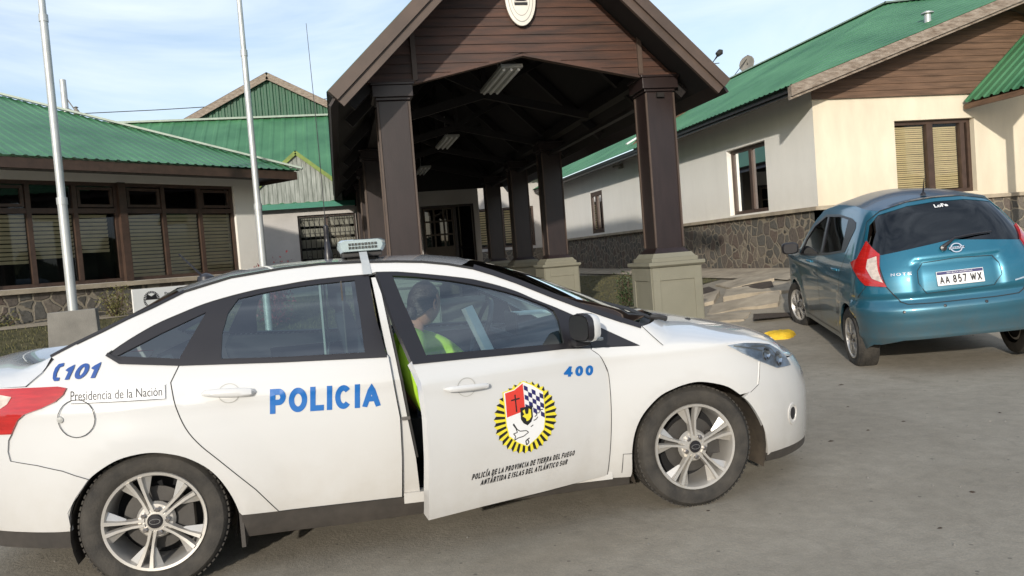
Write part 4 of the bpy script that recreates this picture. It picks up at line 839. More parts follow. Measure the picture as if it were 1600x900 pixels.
def resample(P, n):
    P = [Vector(p) for p in P]; L_ = [0]
    for a, b_ in zip(P, P[1:]): L_.append(L_[-1] + (b_ - a).length)
    o = []
    for k in range(n + 1):
        s = L_[-1] * k / n; i = 0
        while i < len(P) - 2 and L_[i + 1] < s: i += 1
        t = (s - L_[i]) / max(1e-9, L_[i + 1] - L_[i]); o.append(P[i] + (P[i + 1] - P[i]) * t)
    return o
ROOFE=[(-0.391,1.093),(-0.277,1.143),(-0.168,1.188),(-0.062,1.236),(0.046,1.279),(0.181,1.338),(0.39,1.388),(0.631,1.412),(0.817,1.42),(1.006,1.415),(1.198,1.403),(1.327,1.391),(1.455,1.369),(1.583,1.336),(1.676,1.299),(1.791,1.247),(1.96,1.161),(2.077,1.105),(2.216,1.042),(2.301,1.005),(2.396,0.967),(2.492,0.868)]
BTOP=[(-0.144,1.085),(-0.058,1.141),(0.048,1.197),(0.16,1.239),(0.273,1.276),(0.39,1.302),(0.508,1.322),(0.628,1.334),(0.751,1.346),(0.906,1.352),(1.051,1.353)]
BTOP2=[(1.09,1.361),(1.192,1.354),(1.318,1.334),(1.446,1.311),(1.573,1.284),(1.699,1.241),(1.792,1.201),(1.867,1.159),(1.968,1.109),(2.059,1.059)]
BELT=[(-0.087,1.049),(0.167,1.018),(0.611,0.988),(1.095,0.963)]
RD=[(0.167,1.018),(0.125,0.937),(0.136,0.863),(0.157,0.78),(0.189,0.707),(0.238,0.64),(0.298,0.576),(0.373,0.494),(0.45,0.41),(0.54,0.289),(1.11,0.27),(1.124,0.468),(1.13,0.66),(1.114,0.815),(1.102,0.954)]
FDF=[(2.108,0.884),(2.144,0.854),(2.167,0.814),(2.186,0.748),(2.185,0.585),(2.172,0.41),(2.152,0.24)]
SAIL=[(2.065,1.055),(2.216,0.968),(2.371,0.88),(2.116,0.895)]
RG=[(0.425,1.287),(0.567,1.308),(0.749,1.324),(0.979,1.33),(0.988,1.165),(0.994,0.985),(0.64,1.0),(0.342,1.021),(0.349,1.134),(0.377,1.225)]
QG=[(-0.104,1.076),(0.077,1.157),(0.279,1.237),(0.216,1.132),(0.161,1.039)]
RA=[(-0.361,0.319),(-0.343,0.405),(-0.305,0.474),(-0.246,0.545),(-0.182,0.591),(-0.113,0.624),(-0.041,0.638),(0.021,0.639),(0.085,0.627),(0.163,0.599),(0.24,0.548),(0.29,0.493),(0.328,0.427),(0.355,0.359),(0.37,0.297)]
FA=[(2.279,0.206),(2.286,0.236),(2.285,0.344),(2.303,0.438),(2.339,0.512),(2.391,0.569),(2.457,0.618),(2.53,0.644),(2.595,0.659),(2.667,0.664),(2.749,0.648),(2.83,0.618),(2.896,0.568),(2.951,0.512),(2.997,0.441),(3.037,0.363),(3.06,0.279),(3.079,0.2)]
TAIL=[(-0.66,0.965),(-0.51,0.965),(-0.347,0.962),(-0.309,0.954),(-0.323,0.927),(-0.358,0.9),(-0.429,0.873),(-0.512,0.852),(-0.548,0.83),(-0.572,0.796),(-0.59,0.768),(-0.67,0.768)]
TAILW=[(-0.659,0.953),(-0.544,0.936),(-0.573,0.898),(-0.62,0.871),(-0.661,0.863)]
HEAD=[(2.845,0.835),(2.955,0.836),(3.057,0.823),(3.152,0.804),(3.242,0.76),(3.305,0.716),(3.341,0.66),(3.175,0.671),(3.049,0.723),(2.938,0.78)]
FUEL=[(-0.189,0.814),(-0.193,0.793),(-0.202,0.774),(-0.216,0.759),(-0.233,0.747),(-0.253,0.741),(-0.274,0.739),(-0.295,0.744),(-0.314,0.753),(-0.33,0.768),(-0.342,0.785),(-0.349,0.806),(-0.35,0.827),(-0.346,0.847),(-0.336,0.866),(-0.323,0.882),(-0.305,0.894),(-0.285,0.9),(-0.264,0.901),(-0.243,0.897),(-0.225,0.887),(-0.209,0.873),(-0.197,0.855),(-0.191,0.835)]
TR=[(-0.378,1.084),(-0.429,1.024),(-0.507,0.971)]
BR=[(-0.59,0.768),(-0.613,0.74),(-0.623,0.69),(-0.614,0.647),(-0.468,0.625),(-0.349,0.596),(-0.24,0.55)]
SILLT=[(0.37,0.297),(0.844,0.274),(2.279,0.206)]
SILLB=[(0.378,0.174),(0.834,0.163),(2.283,0.167)]
FOGc=[(3.296,0.394)]
BUMPF=[(3.049,0.723),(3.015,0.605),(2.956,0.573),(2.906,0.553)]
HOODCUT=[(2.398,0.974),(2.492,0.868)]
RH=[(0.249,0.887),(0.247,0.853),(0.492,0.869),(0.49,0.834),(0.338,0.897),(0.408,0.823)]
POL=[(0.551,0.862),(1.052,0.837),(1.042,0.726),(0.542,0.749)]
T101=[(-0.326,1.053),(-0.167,1.054),(-0.164,0.988),(-0.322,0.99)]
PHONE=[(-0.37,1.048),(-0.318,1.061),(-0.337,0.991),(-0.366,0.988)]
PRES=[(-0.298,0.942),(0.093,0.924),(0.094,0.887),(-0.298,0.901)]
PRESB=[(-0.304,0.956),(0.104,0.934),(0.104,0.866),(-0.293,0.884)]
DOUT=[(1.142,0.955),(1.165,0.863),(1.176,0.702),(1.171,0.509),(1.162,0.344),(1.163,0.232),(1.456,0.233),(1.774,0.23),(2.152,0.234),(2.165,0.41),(2.177,0.584),(2.179,0.747),(2.158,0.815),(2.133,0.855),(2.093,0.889),(2.097,0.905),(1.952,0.923),(1.674,0.933),(1.383,0.946)]
DFR=[(1.093,1.363),(1.192,1.357),(1.315,1.338),(1.44,1.315),(1.568,1.289),(1.694,1.247),(1.787,1.207),(1.863,1.165),(1.967,1.113),(2.06,1.062),(2.084,0.989),(2.097,0.905),(1.952,0.923),(1.674,0.933),(1.383,0.946),(1.142,0.955),(1.126,1.125)]
DG=[(1.164,1.341),(1.277,1.326),(1.402,1.303),(1.512,1.278),(1.638,1.242),(1.772,1.195),(1.875,1.147),(1.953,1.098),(1.957,1.019),(1.95,0.938),(1.655,0.953),(1.334,0.969),(1.218,0.973),(1.199,1.097),(1.177,1.224)]
T400=[(1.924,0.826),(2.09,0.81),(2.083,0.763),(1.913,0.778)]
L1=[(1.379,0.404),(1.949,0.408),(1.948,0.382),(1.378,0.377)]
L2=[(1.42,0.371),(1.903,0.372),(1.903,0.346),(1.42,0.343)]
EM=[(1.501,0.652),(1.857,0.591),(1.696,0.794),(1.667,0.447)]
DH=[(1.27,0.83),(1.503,0.816),(1.499,0.787),(1.266,0.799),(1.337,0.852),(1.423,0.763)]
MIR=[(2.02,1.085),(2.148,1.046),(2.099,0.924),(1.96,0.934)]

def crv(P, k=3):
    P = [Vector(q) for q in P]; o = []
    for i in range(len(P) - 1):
        p0, p1, p2, p3 = P[max(i - 1, 0)], P[i], P[i + 1], P[min(i + 2, len(P) - 1)]
        for j in range(k):
            t = j / k; v = ((2 * p1) + (p2 - p0) * t + (2 * p0 - 5 * p1 + 4 * p2 - p3) * t * t + (3 * p1 - p0 - 3 * p2 + p3) * t ** 3) / 2; o.append((v.x, v.y))
    o.append((P[-1].x, P[-1].y)); return o
RA, BTOP, BTOP2 = crv(RA), crv(BTOP), crv(BTOP2); RDc = crv(RD[1:9]); ROOFc = crv(ROOFE[:21]); FAc = crv(FA); FDF = crv(FDF); DG = crv(DG[:9], 2) + DG[9:]; RG = crv(RG[:4], 3) + RG[4:]; TAIL = TAIL
CAR = thing('police_car', 'white police sedan with blue lettering, roof light bar and its front door ajar', 'car', (-.904, 4.665, 0))
fR = lambda a, b_: MF(a, b_, 0, -1); fRo = lambda o_: (lambda a, b_: MF(a, b_, o_, -1))
fL = lambda a, b_: MF(a, b_, 0, 1)
APIL = [(2.396, .967), (2.371, .88)]
uni = ROOFc + [(2.371, .88), (2.216, .968), (2.065, 1.056)] + list(reversed(BTOP2)) + list(reversed(BTOP)) + BELT[:2] + RDc + [(.54, .289), (.378, .297)] + list(reversed(RA[:-1])) + [(-.361, .40)] + list(reversed(BR)) + [(-.86, .768), (-1.2, .765), (-1.55, .765), (-1.55, .975), (-1.2, .975), (-.8, .972)] + [TR[2], TR[1], TR[0]]
quarter = uni
bumpr = [(-.345, .32), (-.35, .405), (-.305, .474), (-.246, .545)] + [BR[6], BR[5], BR[4], BR[3], BR[2], BR[1], BR[0], (-.86, .766), (-1.2, .763), (-1.55, .763), (-1.55, .315), (-1.0, .318)]
valr = [(-.35, .315), (-1.0, .315), (-1.55, .312), (-1.55, .235), (-1.0, .235), (-.36, .235)]
fend = [(2.398, .974), (2.446, .918), (2.492, .868), (2.60, .866), (2.70, .856), (2.793, .844), (2.955, .838), (3.057, .826), (3.152, .806), (3.242, .762), (3.305, .72), (3.175, .671), (3.049, .723)] + BUMPF[1:-1] + list(reversed([q_ for q_ in FAc if q_[0] < 2.9])) + [(2.160, .215)] + list(reversed(FDF)) + [(2.116, .893), (2.371, .879)]
fbump = [(3.049, .723), (3.175, .671), (3.341, .664), (3.36, .70), (3.45, .697), (3.65, .687), (3.85, .681), (4.1, .68), (4.1, .20), (3.6, .20), (3.3, .205), (3.10, .212)] + list(reversed([q_ for q_ in FAc if q_[0] >= 2.9])) + [(2.906, .553), (2.956, .573), (3.015, .605)]
fbump = [p for p in fbump if p != (2.906, .553)]
lip = [(3.065, .21), (3.3, .203), (3.6, .198), (4.1, .198), (4.1, .145), (3.6, .145), (3.2, .148), (3.08, .16)]
sill = [(.372, .297), (.844, .274), (1.5, .242), (2.279, .208), (2.283, .150), (.834, .155), (.378, .172)]
rdoor = [(.167, 1.018)] + RDc + RD[9:] + [(1.095, .963), (.611, .988)]
dlo_r = [BTOP[0]] + BTOP[1:] + [(1.06, 1.16), (1.095, .963), (.611, .988), (.167, 1.018), (-.087, 1.049)]
def bothsides(name, loops, m, parent, off=0, step=.035, skirt=.02, left=True):
    o = panel(name, loops, m, parent, (lambda a, b_: MF(a, b_, off, -1)), step, skirt, -1)
    if left: panel(name, loops, m, parent, (lambda a, b_: MF(a, b_, off, 1)), step, skirt, 1)
    return o
bothsides('body_side', [uni], M_['carwhite'], CAR)
bothsides('rear_bumper', [bumpr], M_['carwhite'], CAR, .004)
bothsides('bumper_valance', [valr], M_['rubber'], CAR, -.004)
bothsides('front_fender', [fend], M_['carwhite'], CAR)
fb = bothsides('front_bumper', [fbump], M_['carwhite'], CAR, .004)
bothsides('chin_spoiler', [lip], M_['rubber'], CAR, .0)
bothsides('sill', [sill], M_['rubber'], CAR, -.012, skirt=.1)
rd = bothsides('rear_door', [rdoor], M_['carwhite'], CAR, .0015)
bothsides('window_frame', [dlo_r, RG, QG], M_['carblack'], CAR, -.004, .03, .015)
bothsides('side_glass', [RG], M_['glass'], CAR, -.010, .05, 0)
bothsides('quarter_glass', [QG], M_['glass'], CAR, -.010, .05, 0)
sail = [(2.062, 1.053), (2.216, .966), (2.368, .882), (2.116, .895), (2.10, .98)]
bothsides('mirror_sail', [sail], M_['carblack'], CAR, .002, .04, .01)
# panel gaps
off2 = lambda a, b_: MF(a, b_, .0028, -1)
ribbon('door_seam', [[(.167, 1.018)] + RDc + [(.54, .289), (1.11, .272)], [BTOP[0]] + [(-.144, 1.085), (-.087, 1.049), (.167, 1.018)][0:0] + [BTOP[1]]], off2, M_['seam'], CAR, .0022)
for sm_ in ([(-.24, .55)] + list(reversed(BR[:6])), [TR[0], TR[1], TR[2]], list(FUEL) + [FUEL[0]], [(2.398, .974), (2.446, .918), (2.492, .868)], [(3.049, .723), (3.015, .605), (2.956, .573)], list(FDF), [(2.285, .335), (2.235, .34), (2.228, .24)]):
    ribbon('body_seam', [sm_], lambda a, b_: MF(a, b_, .006, -1), M_['seam'], CAR, .0017)
ribbon('roof_ditch', [ROOFE[1:20]], lambda a, b_: MF(a, b_, .003, -1), M_['seam'], CAR, .006)
ribbon('belt_moulding', [[(-.144, 1.085), (-.087, 1.045), (.167, 1.012), (.611, .982), (1.095, .957)]], lambda a, b_: MF(a, b_, .006, -1), M_['carblack'], CAR, .008)
# roof, glass, bonnet, boot lid
def E_(t, z, sg=-1): p = MF(t, z, 0, sg); return (p.x, p.y, p.z)
ez = lambda t: lerp(t, ROOFE[:20])
rows = [(E_(t, ez(t)), (t + dx, ez(t) + dz)) for t, dx, dz in ((-.391, -.25, -.085), (-.28, -.23, -.06), (-.168, -.20, -.045), (-.062, -.17, -.025), (.046, -.14, .0), (.17, -.12, .025))]
loft('rear_window', rows, M_['bglass'], CAR)
rows = [(E_(t, ez(t)), (t + dx, ez(t) + dz)) for t, dx, dz in ((.15, -.12, .022), (.25, -.08, .032), (.39, -.04, .04), (.63, 0, .035), (.85, 0, .033), (1.0, .02, .036), (1.2, .04, .04), (1.33, .07, .045), (1.455, .13, .04), (1.53, .15, .03))]
loft('roof', rows, M_['carwhite'], CAR, 20)
rows = [(E_(t, ez(t)), (t + dx, ez(t) + dz)) for t, dx, dz in ((1.51, .15, .035), (1.58, .165, .03), (1.676, .19, .03), (1.791, .21, .03), (1.96, .23, .03), (2.077, .24, .03), (2.216, .25, .02), (2.30, .26, .02), (2.396, .265, .01))]
loft('windshield', rows, M_['glass'], CAR)
ribbon('windshield_trim', [[(a, b_ + .008) for a, b_ in ROOFE[13:21]]], lambda a, b_: MF(a, b_, .006, -1), M_['carblack'], CAR, .013)
ribbon('windshield_trim', [[(a, b_ + .008) for a, b_ in ROOFE[13:21]]], lambda a, b_: MF(a, b_, .006, 1), M_['carblack'], CAR, .013)
ribbon('rear_window_trim', [[(a - .002, b_ + .003) for a, b_ in ROOFE[0:6]]], lambda a, b_: MF(a, b_, .004, -1), M_['carblack'], CAR, .006)
hz = [(2.398, .974, 2.68, 1.000), (2.446, .918, 2.74, .992), (2.492, .868, 2.80, .978), (2.60, .866, 2.88, .958), (2.70, .856, 2.97, .935), (2.793, .844, 3.04, .918), (2.955, .838, 3.13, .897), (3.057, .826, 3.20, .880), (3.152, .806, 3.28, .858), (3.242, .765, 3.35, .835), (3.305, .716, 3.37, .810), (3.45, .698, 3.43, .778), (3.65, .688, 3.495, .737), (3.85, .682, 3.54, .705), (4.099, .68, 3.568, .681)]
loft('bonnet', [(E_(a, z), (cx, cz)) for a, z, cx, cz in hz], M_['carwhite'], CAR, 64, .62, cosv=True)
loft('cowl', [(E_(2.38, .965), (2.60, 1.005)), (E_(2.40, .958), (2.70, .985))], M_['rubber'], CAR)
tz_ = [(-.391, 1.093, -.64, 1.010), (-.429, 1.024, -.70, 1.078), (-.507, .974, -.76, 1.083), (-.65, .972, -.82, 1.078), (-.8, .972, -.88, 1.066), (-1.0, .973, -.93, 1.05), (-1.3, .975, -.98, 1.02), (-1.549, .976, -1.02, .977)]
loft('boot_lid', [(E_(a, z), (cx, cz)) for a, z, cx, cz in tz_], M_['carwhite'], CAR, 20, .8)
b = MB()
for a in (.15, .95):
    pts = [(2.40 + .12 * k, -.62 + a * .55 + .0 * k + .10 * k, 1.035 - .0 * k) for k in range(3)]
b.tube([(2.52, -.70, .995), (2.50, -.40, 1.035), (2.44, .0, 1.07)], .010, 6); b.tube([(2.60, -.72, .985), (2.56, -.72, 1.0), (2.52, -.70, 1.0)], .016, 6); b.tube([(2.56, .1, 1.02), (2.50, .3, 1.05), (2.44, .55, 1.05)], .010, 6)
b.build('wiper', M_['rubber'], CAR, smooth=True)
b = MB(); b.lathe([(.001, .014), (.016, .01), (.02, 0)], (2.86, -.42, .935), (.1, 0, 1), 10); b.build('washer_jet', M_['seam'], CAR, smooth=True)
# lamps
bothsides('tail_light', [[(-.86, .965), (-.66, .966), (-.51, .966), (-.347, .963), (-.309, .954), (-.323, .927), (-.358, .9), (-.429, .873), (-.512, .852), (-.548, .83), (-.572, .796), (-.59, .768), (-.67, .766), (-.86, .766)]], M_['red'], CAR, .010, .03, .02)
bothsides('reversing_lens', [[(-.86, .945), (-.66, .943), (-.575, .930), (-.60, .900), (-.64, .880), (-.68, .872), (-.86, .87)]], M_['redw'], CAR, .0125, .03, .004)
bothsides('headlight_housing', [HEAD], M_['lampin'], CAR, .006, .03, .02)
bothsides('headlight', [HEAD], M_['fglass'], CAR, .016, .03, .012)
b = MB()
for sg in (-1,):
    for (t, z, r) in ((3.22, .715, .040), (3.11, .755, .034)):
        o_ = MF(t, z, .004, sg); n = (MF(t, z, .03, sg) - MF(t, z, 0, sg)).normalized(); b.lathe([(r, 0), (r * 1.05, .008), (r * .85, .009), (r * .7, .004), (.001, .0)], o_, n, 20)
b.build('projector', M_['chrome'], CAR, smooth=True)
ribbon('headlight_trim', [[(2.88, .828), (3.0, .80), (3.10, .77), (3.17, .735), (3.19, .69)], [(3.0, .812), (3.1, .80), (3.17, .775), (3.2, .74)]], lambda a, b_: MF(a, b_, .010, -1), M_['alloy'], CAR, .004)
fo_ = lambda rt, rz_, n=20: [(3.300 + rt * cos(2 * pi * k / n), .398 + rz_ * sin(2 * pi * k / n) * (1.15 if sin(2 * pi * k / n) < 0 else .9)) for k in range(n)]
bothsides('fog_light_bezel', [fo_(.052, .060), fo_(.040, .046)], M_['carwhite'], CAR, .009, .03, .01)
bothsides('fog_light', [fo_(.026, .034)], M_['carblack'], CAR, .0065, .03, .004)
bothsides('grille', [[(3.86, .38), (4.1, .36), (4.1, .60), (3.90, .58), (3.84, .48)]], M_['carblack'], CAR, .007, .05, .005)
# fuel flap notch, handles
b = MB(); o_ = MF(-.34, .822, .004); b.lathe([(.016, -.004), (.013, .006), (.001, .008)], o_, (0, -1, 0), 12); b.build('fuel_flap_catch', M_['lgrey'], CAR, smooth=True)
def handle(parent, t0, z0, t1, z1, fn, cup=True):
    b = MB(); c = Vector(((t0 + t1) / 2, (z0 + z1) / 2)); n = 12; d = Vector((t1 - t0, z1 - z0)); ht = Vector((-d.y, d.x)).normalized()
    V = []; K = 14
    for i in range(K + 1):
        u = i / K; hh = .0165 * min(1, (sin(pi * min(max(u, .002), .998))) ** .16) if 0 < u < 1 else .004; bow = .014 + .020 * sin(pi * u) ** .4 if 0 < u < 1 else .002
        p = Vector((t0, z0)) + d * u
        for k in range(8): a = 2 * pi * k / 8; q = p + ht * (hh * cos(a)); V.append(fn(q.x, q.y, bow + .010 * sin(a)))
    b.add(V, [(i * 8 + k, i * 8 + (k + 1) % 8, (i + 1) * 8 + (k + 1) % 8, (i + 1) * 8 + k) for i in range(K) for k in range(8)] + [tuple(range(8)), tuple(K * 8 + k for k in range(8))])
    o = b.build('door_handle', M_['carwhite'], parent, smooth=True)
    return o
handle(rd, .252, .872, .490, .856, lambda a, b_, o_: MF(a, b_, o_))
ribbon('handle_recess', [[(.372 + .046 * cos(k * pi / 12), .864 + .042 * sin(k * pi / 12)) for k in range(25)]], lambda a, b_: MF(a, b_, .0035), M_['lgrey'], rd, .0016)  # grey ring painted as the shading of a cup that is not modelled
# decals on the body
dec = lambda o_: (lambda a, b_: MF(a, b_, o_, -1))
block_text('lettering', 'POLICIA', ((.551, .862), (1.052, .837), (1.042, .726), (.542, .749)), dec(.0035), M_['blue'], rd, .235, .13)
block_text('lettering', '101', ((-.318, 1.053), (-.157, 1.054), (-.172, .988), (-.334, .99)), dec(.005), M_['bluet'], CAR, .21, .13, .15)
ph = [(-.366, 1.044), (-.350, 1.060), (-.326, 1.063), (-.329, 1.049), (-.346, 1.045), (-.358, 1.020), (-.360, 1.003), (-.343, 1.002), (-.347, .988), (-.368, .988), (-.375, 1.0), (-.374, 1.022)]
panel('phone_symbol', [ph], M_['bluet'], CAR, dec(.005), .02, 0)
panel('sticker', [[(-.302, .954), (.104, .934), (.104, .868), (-.291, .886)]], M_['wht'], CAR, dec(.003), .04, 0)
ribbon('sticker_rule', [[(-.291, .887), (.101, .869), (.101, .930)]], dec(.0045), M_['blk'], CAR, .0013)
text_on('lettering', 'Presidencia de la Nación', ((-.292, .940), (.088, .922), (.088, .884), (-.292, .898)), dec(.0045), M_['blk'], CAR, .0)
# wheels
def wheel_parts(W_, R, r, wd, spokes, name='w'):
    b = MB(); pr = [(r + .002, -.004), (r + .012, .004), (R * .80, .016), (R * .93, .012), (R * .985, -.006), (R, -.03)]
    w2 = wd; pr += [(R, -w2 + .03), (R * .985, -w2 + .006), (R * .9, -w2), (r, -w2)]; b.lathe(pr, (0, 0, 0), (0, -1, 0), 64)
    # tread blocks
    for k in range(72):
        a = 2 * pi * k / 72
        for (d0, d1, sh) in ((-.004, -.045, 0), (-.06, -.10, .04), (-.115, -.155, 0)):
            V = []
            for rr in (R - .004, R + .003):
                for (dd, aa) in ((d0, a + sh), (d1, a + sh), (d1, a + sh + .055), (d0, a + sh + .055)): V.append((rr * cos(aa), -dd, rr * sin(aa)))
            b.add(V, [(4, 5, 6, 7), (0, 1, 5, 4), (1, 2, 6, 5), (2, 3, 7, 6), (3, 0, 4, 7)])
    b.build('tyre', M_['tyre'], W_, smooth=True)
    b = MB(); b.lathe([(r + .004, .0), (r + .002, .008), (r - .010, .006), (r - .016, -.008), (r - .022, -.05), (r - .030, -.16), (r - .05, -.165)], (0, 0, 0), (0, -1, 0), 64)
    b.lathe([(.062, -.012), (.055, -.004), (.034, -.002), (.0335, -.01), (.001, -.01)], (0, 0, 0), (0, -1, 0), 32); b.lathe([(.085, -.03), (.075, -.014), (.05, -.012)], (0, 0, 0), (0, -1, 0), 32)
    for k in range(5):
        a0 = 2 * pi * k / 5 + spokes
        if wd > .2:
            for sd_ in (-1, 1):
                V = []
                for (rr, ang, wdt, y) in ((.045, .24, .014, .008), (.10, .115, .0105, .010), (.16, .110, .013, .006), (r - .012, .130, .017, -.002)):
                    c_ = a0 + sd_ * ang; 
                    for (w_, yy) in ((-wdt / 2, y), (wdt / 2, y), (wdt / 2 + .004, y + .028), (-wdt / 2 - .004, y + .028)):
                        V.append((rr * cos(c_) - w_ * sin(c_) , -(-yy) * 1.0 if False else yy - .012, rr * sin(c_) + w_ * cos(c_)))
                b.add(V, [(i * 4 + j, i * 4 + (j + 1) % 4, (i + 1) * 4 + (j + 1) % 4, (i + 1) * 4 + j) for i in range(3) for j in range(4)] + [(0, 1, 2, 3), (15, 14, 13, 12)])
            # outer flared web
            V = []
            for (rr, ang, y) in ((.085, -.30, .02), (.085, .30, .02), (r - .014, .36, .025), (r - .014, -.36, .025)): V.append((rr * cos(a0 + ang), y + .012, rr * sin(a0 + ang)))
            for sd_ in (-1, 1):
                W3 = [(.11 * cos(a0 + sd_ * .12), .012, .11 * sin(a0 + sd_ * .12)), ((r - .013) * cos(a0 + sd_ * .14), .004, (r - .013) * sin(a0 + sd_ * .14)), ((r - .013) * cos(a0 + sd_ * .36), .018, (r - .013) * sin(a0 + sd_ * .36)), (.13 * cos(a0 + sd_ * .20), .030, .13 * sin(a0 + sd_ * .20))]
                b.add(W3, [(0, 1, 2, 3)])
        else:
            V = []
            for (rr, wdt, y) in ((.03, .045, .0), (.12, .034, -.008), (r - .01, .042, .004)):
                for (w_, yy) in ((-wdt / 2, y), (wdt / 2, y), (wdt / 2, y + .03), (-wdt / 2, y + .03)): V.append((rr * cos(a0) - w_ * sin(a0), yy, rr * sin(a0) + w_ * cos(a0)))
            b.add(V, [(i * 4 + j, i * 4 + (j + 1) % 4, (i + 1) * 4 + (j + 1) % 4, (i + 1) * 4 + j) for i in range(2) for j in range(4)])
            for sd_ in (-1, 1):
                aa = a0 + sd_ * .30; V = []
                for (rr, c_, wdt, y) in ((.10, a0, .02, -.004), (r - .01, aa, .024, .006)):
                    for (w_, yy) in ((-wdt / 2, y), (wdt / 2, y), (wdt / 2, y + .03), (-wdt / 2, y + .03)): V.append((rr * cos(c_) - w_ * sin(c_), yy, rr * sin(c_) + w_ * cos(c_)))
                b.add(V, [(j, (j + 1) % 4, 4 + (j + 1) % 4, 4 + j) for j in range(4)])
    b.build('rim', M_['alloy'], W_, bevel=0, smooth=True)
    b = MB(); b.lathe([(.032, .002), (.030, .005), (.001, .007)], (0, 0, 0), (0, -1, 0), 24); b.build('hub_cap', M_['carblack'], W_, smooth=True)
    b = MB(); n = 24; b.add([(.024 * cos(2 * pi * k / n), -.0075, .013 * sin(2 * pi * k / n)) for k in range(n)] + [(.021 * cos(2 * pi * k / n), -.0075, .0105 * sin(2 * pi * k / n)) for k in range(n)], [(k, (k + 1) % n, n + (k + 1) % n, n + k) for k in range(n)]); b.build('hub_emblem', M_['chrome'], W_, fixn=False)
    for k in range(5):
        b = MB(); a = 2 * pi * k / 5 + spokes + pi / 5; c = (.055 * cos(a), -.002, .055 * sin(a)); b.lathe([(.0115, -.012), (.0115, .006), (.008, .009), (.001, .009)], c, (0, -1, 0), 6); b.build('wheel_nut', M_['lug'], W_)
    b = MB(); b.lathe([(.145, -.075), (.145, -.065), (.075, -.062), (.075, -.05), (.001, -.05)], (0, 0, 0), (0, -1, 0), 40); b.box((.085, .045, -.06), (.16, .10, .06)); b.build('brake_disc', M_['disc'], W_, smooth=True)
    b = MB(); b.lathe([(r - .02, -.155), (.001, -.15)], (0, 0, 0), (0, -1, 0), 32); b.build('wheel_back', M_['dark'], W_)
def mk_wheel(parent, loc, R, r, wd, ph, rz=0):
    w = bpy.data.objects.new('wheel', None); COL.objects.link(w); w.empty_display_size = .2; w.parent = parent; w.location = loc; w.rotation_euler = (0, 0, rz); wheel_parts(w, R, r, wd, ph); return w
w0 = mk_wheel(CAR, (0, -.868, .316), .318, .222, .205, radians(38))
w1 = mk_wheel(CAR, (2.648, -.868, .316), .318, .222, .205, radians(93))
w2 = dup(w0, (0, .868, .316), pi); w3 = dup(w1, (2.648, .868, .316), pi)
# arch liners
def liner(parent, cx, sg, r_, yo, yi, a0=-20):
    b = MB(); n = 24; V = []
    for k in range(n + 1):
        a = radians(a0 + (180 - 2 * a0) * k / n); V += [(cx + r_ * cos(a), sg * yo, .29 + r_ * sin(a)), (cx + r_ * cos(a), sg * yi, .29 + r_ * sin(a))]
    b.add(V, [(2 * k, 2 * k + 1, 2 * k + 3, 2 * k + 2) for k in range(n)]); b.add([V[2 * k + 1] for k in range(n + 1)], [tuple(range(n + 1))]); b.build('wheel_arch_liner', M_['liner'], parent, fixn=False)
for cx, r_ in ((0.0, .352), (2.67, .385)):
    for sg in (-1, 1): liner(CAR, cx, sg, r_, .872, .60)
b = MB(); b.box((.362, -.872, .14), (.38, -.70, .34)); b.build('mud_flap', M_['rubber'], CAR)
b = MB(); b.box((-.70, -.55, .20), (3.10, .55, .30)); b.box((.40, -.82, .17), (2.26, .82, .27)); b.build('underbody', M_['dark'], CAR)
b = MB(); b.box((.42, -.80, .275), (2.26, .80, .29)); b.box((.42, .78, .29), (2.26, .80, .9)); b.box((.42, -.80, .29), (1.10, -.78, .9)); b.box((2.18, -.78, .29), (2.22, .78, .90)); b.box((.12, -.74, .50), (.42, .74, .52)); b.build('cabin_floor', M_['dark'], CAR)
# B pillar and sill seen in the door gap
bp_ = [(1.062, 1.345), (1.10, .963), (1.136, .66), (1.118, .262), (1.20, .262), (1.192, .45), (1.166, .66), (1.135, .963), (1.095, 1.345)]
panel('centre_pillar', [bp_], M_['carwhite'], CAR, lambda a, b_: MF(a, b_, -.022), .03, .05)
seal = [(1.097, 1.34), (1.137, .963), (1.168, .66), (1.194, .45), (1.205, .45), (1.180, .66), (1.149, .963), (1.108, 1.34)]
panel('door_seal', [seal], M_['rubber'], CAR, lambda a, b_: MF(a, b_, -.03), .03, .02)
b = MB(); o_ = MF(1.15, .66, -.02); b.box((o_.x - .01, o_.y - .012, .645), (o_.x + .03, o_.y, .66)); b.build('door_striker', M_['lug'], CAR)
b = MB(); b.beam((1.12, -.845, .262), (2.18, -.845, .236), .07, .05); b.build('inner_sill', M_['carwhite'], CAR)
# seats, dash, steering wheel, partition
def seat(name, x, y, w, back=.62):
    b = MB(); b.box((x - .26, y - w / 2, .42), (x + .28, y + w / 2, .60)); o = b.build('seat', M_['seat'], CAR, bevel=.04, smooth=True)
    b = MB(); n = 8; b.prism([(x - .30, y - w / 2 + .02, .55), (x - .16, y - w / 2 + .02, .55), (x - .33, y - w / 2 + .02, .55 + back), (x - .42, y - w / 2 + .02, .55 + back)], (0, w - .04, 0)); b.build('backrest', M_['seat'], CAR, bevel=.035, smooth=True)
    if w < .7: b = MB(); b.box((x - .44, y - .13, .55 + back + .02), (x - .35, y + .13, .55 + back + .20)); b.tube([(x - .38, y - .06, .55 + back - .05), (x - .39, y - .06, .55 + back + .05)], .007, 5); b.build('headrest', M_['seat'], CAR, bevel=.03, smooth=True)
seat('s', 1.28, -.38, .50); seat('s', 1.28, .38, .50); seat('s', .42, 0, 1.25, .50)
b = MB(); b.prism([(2.35, -.76, .62), (2.0, -.76, .60), (1.92, -.76, .80), (2.0, -.76, .90), (2.45, -.76, .96)], (0, 1.52, 0)); b.build('dashboard', M_['seat'], CAR, bevel=.03, smooth=True)
b = MB(); n = Vector((-.93, 0, .36)).normalized()
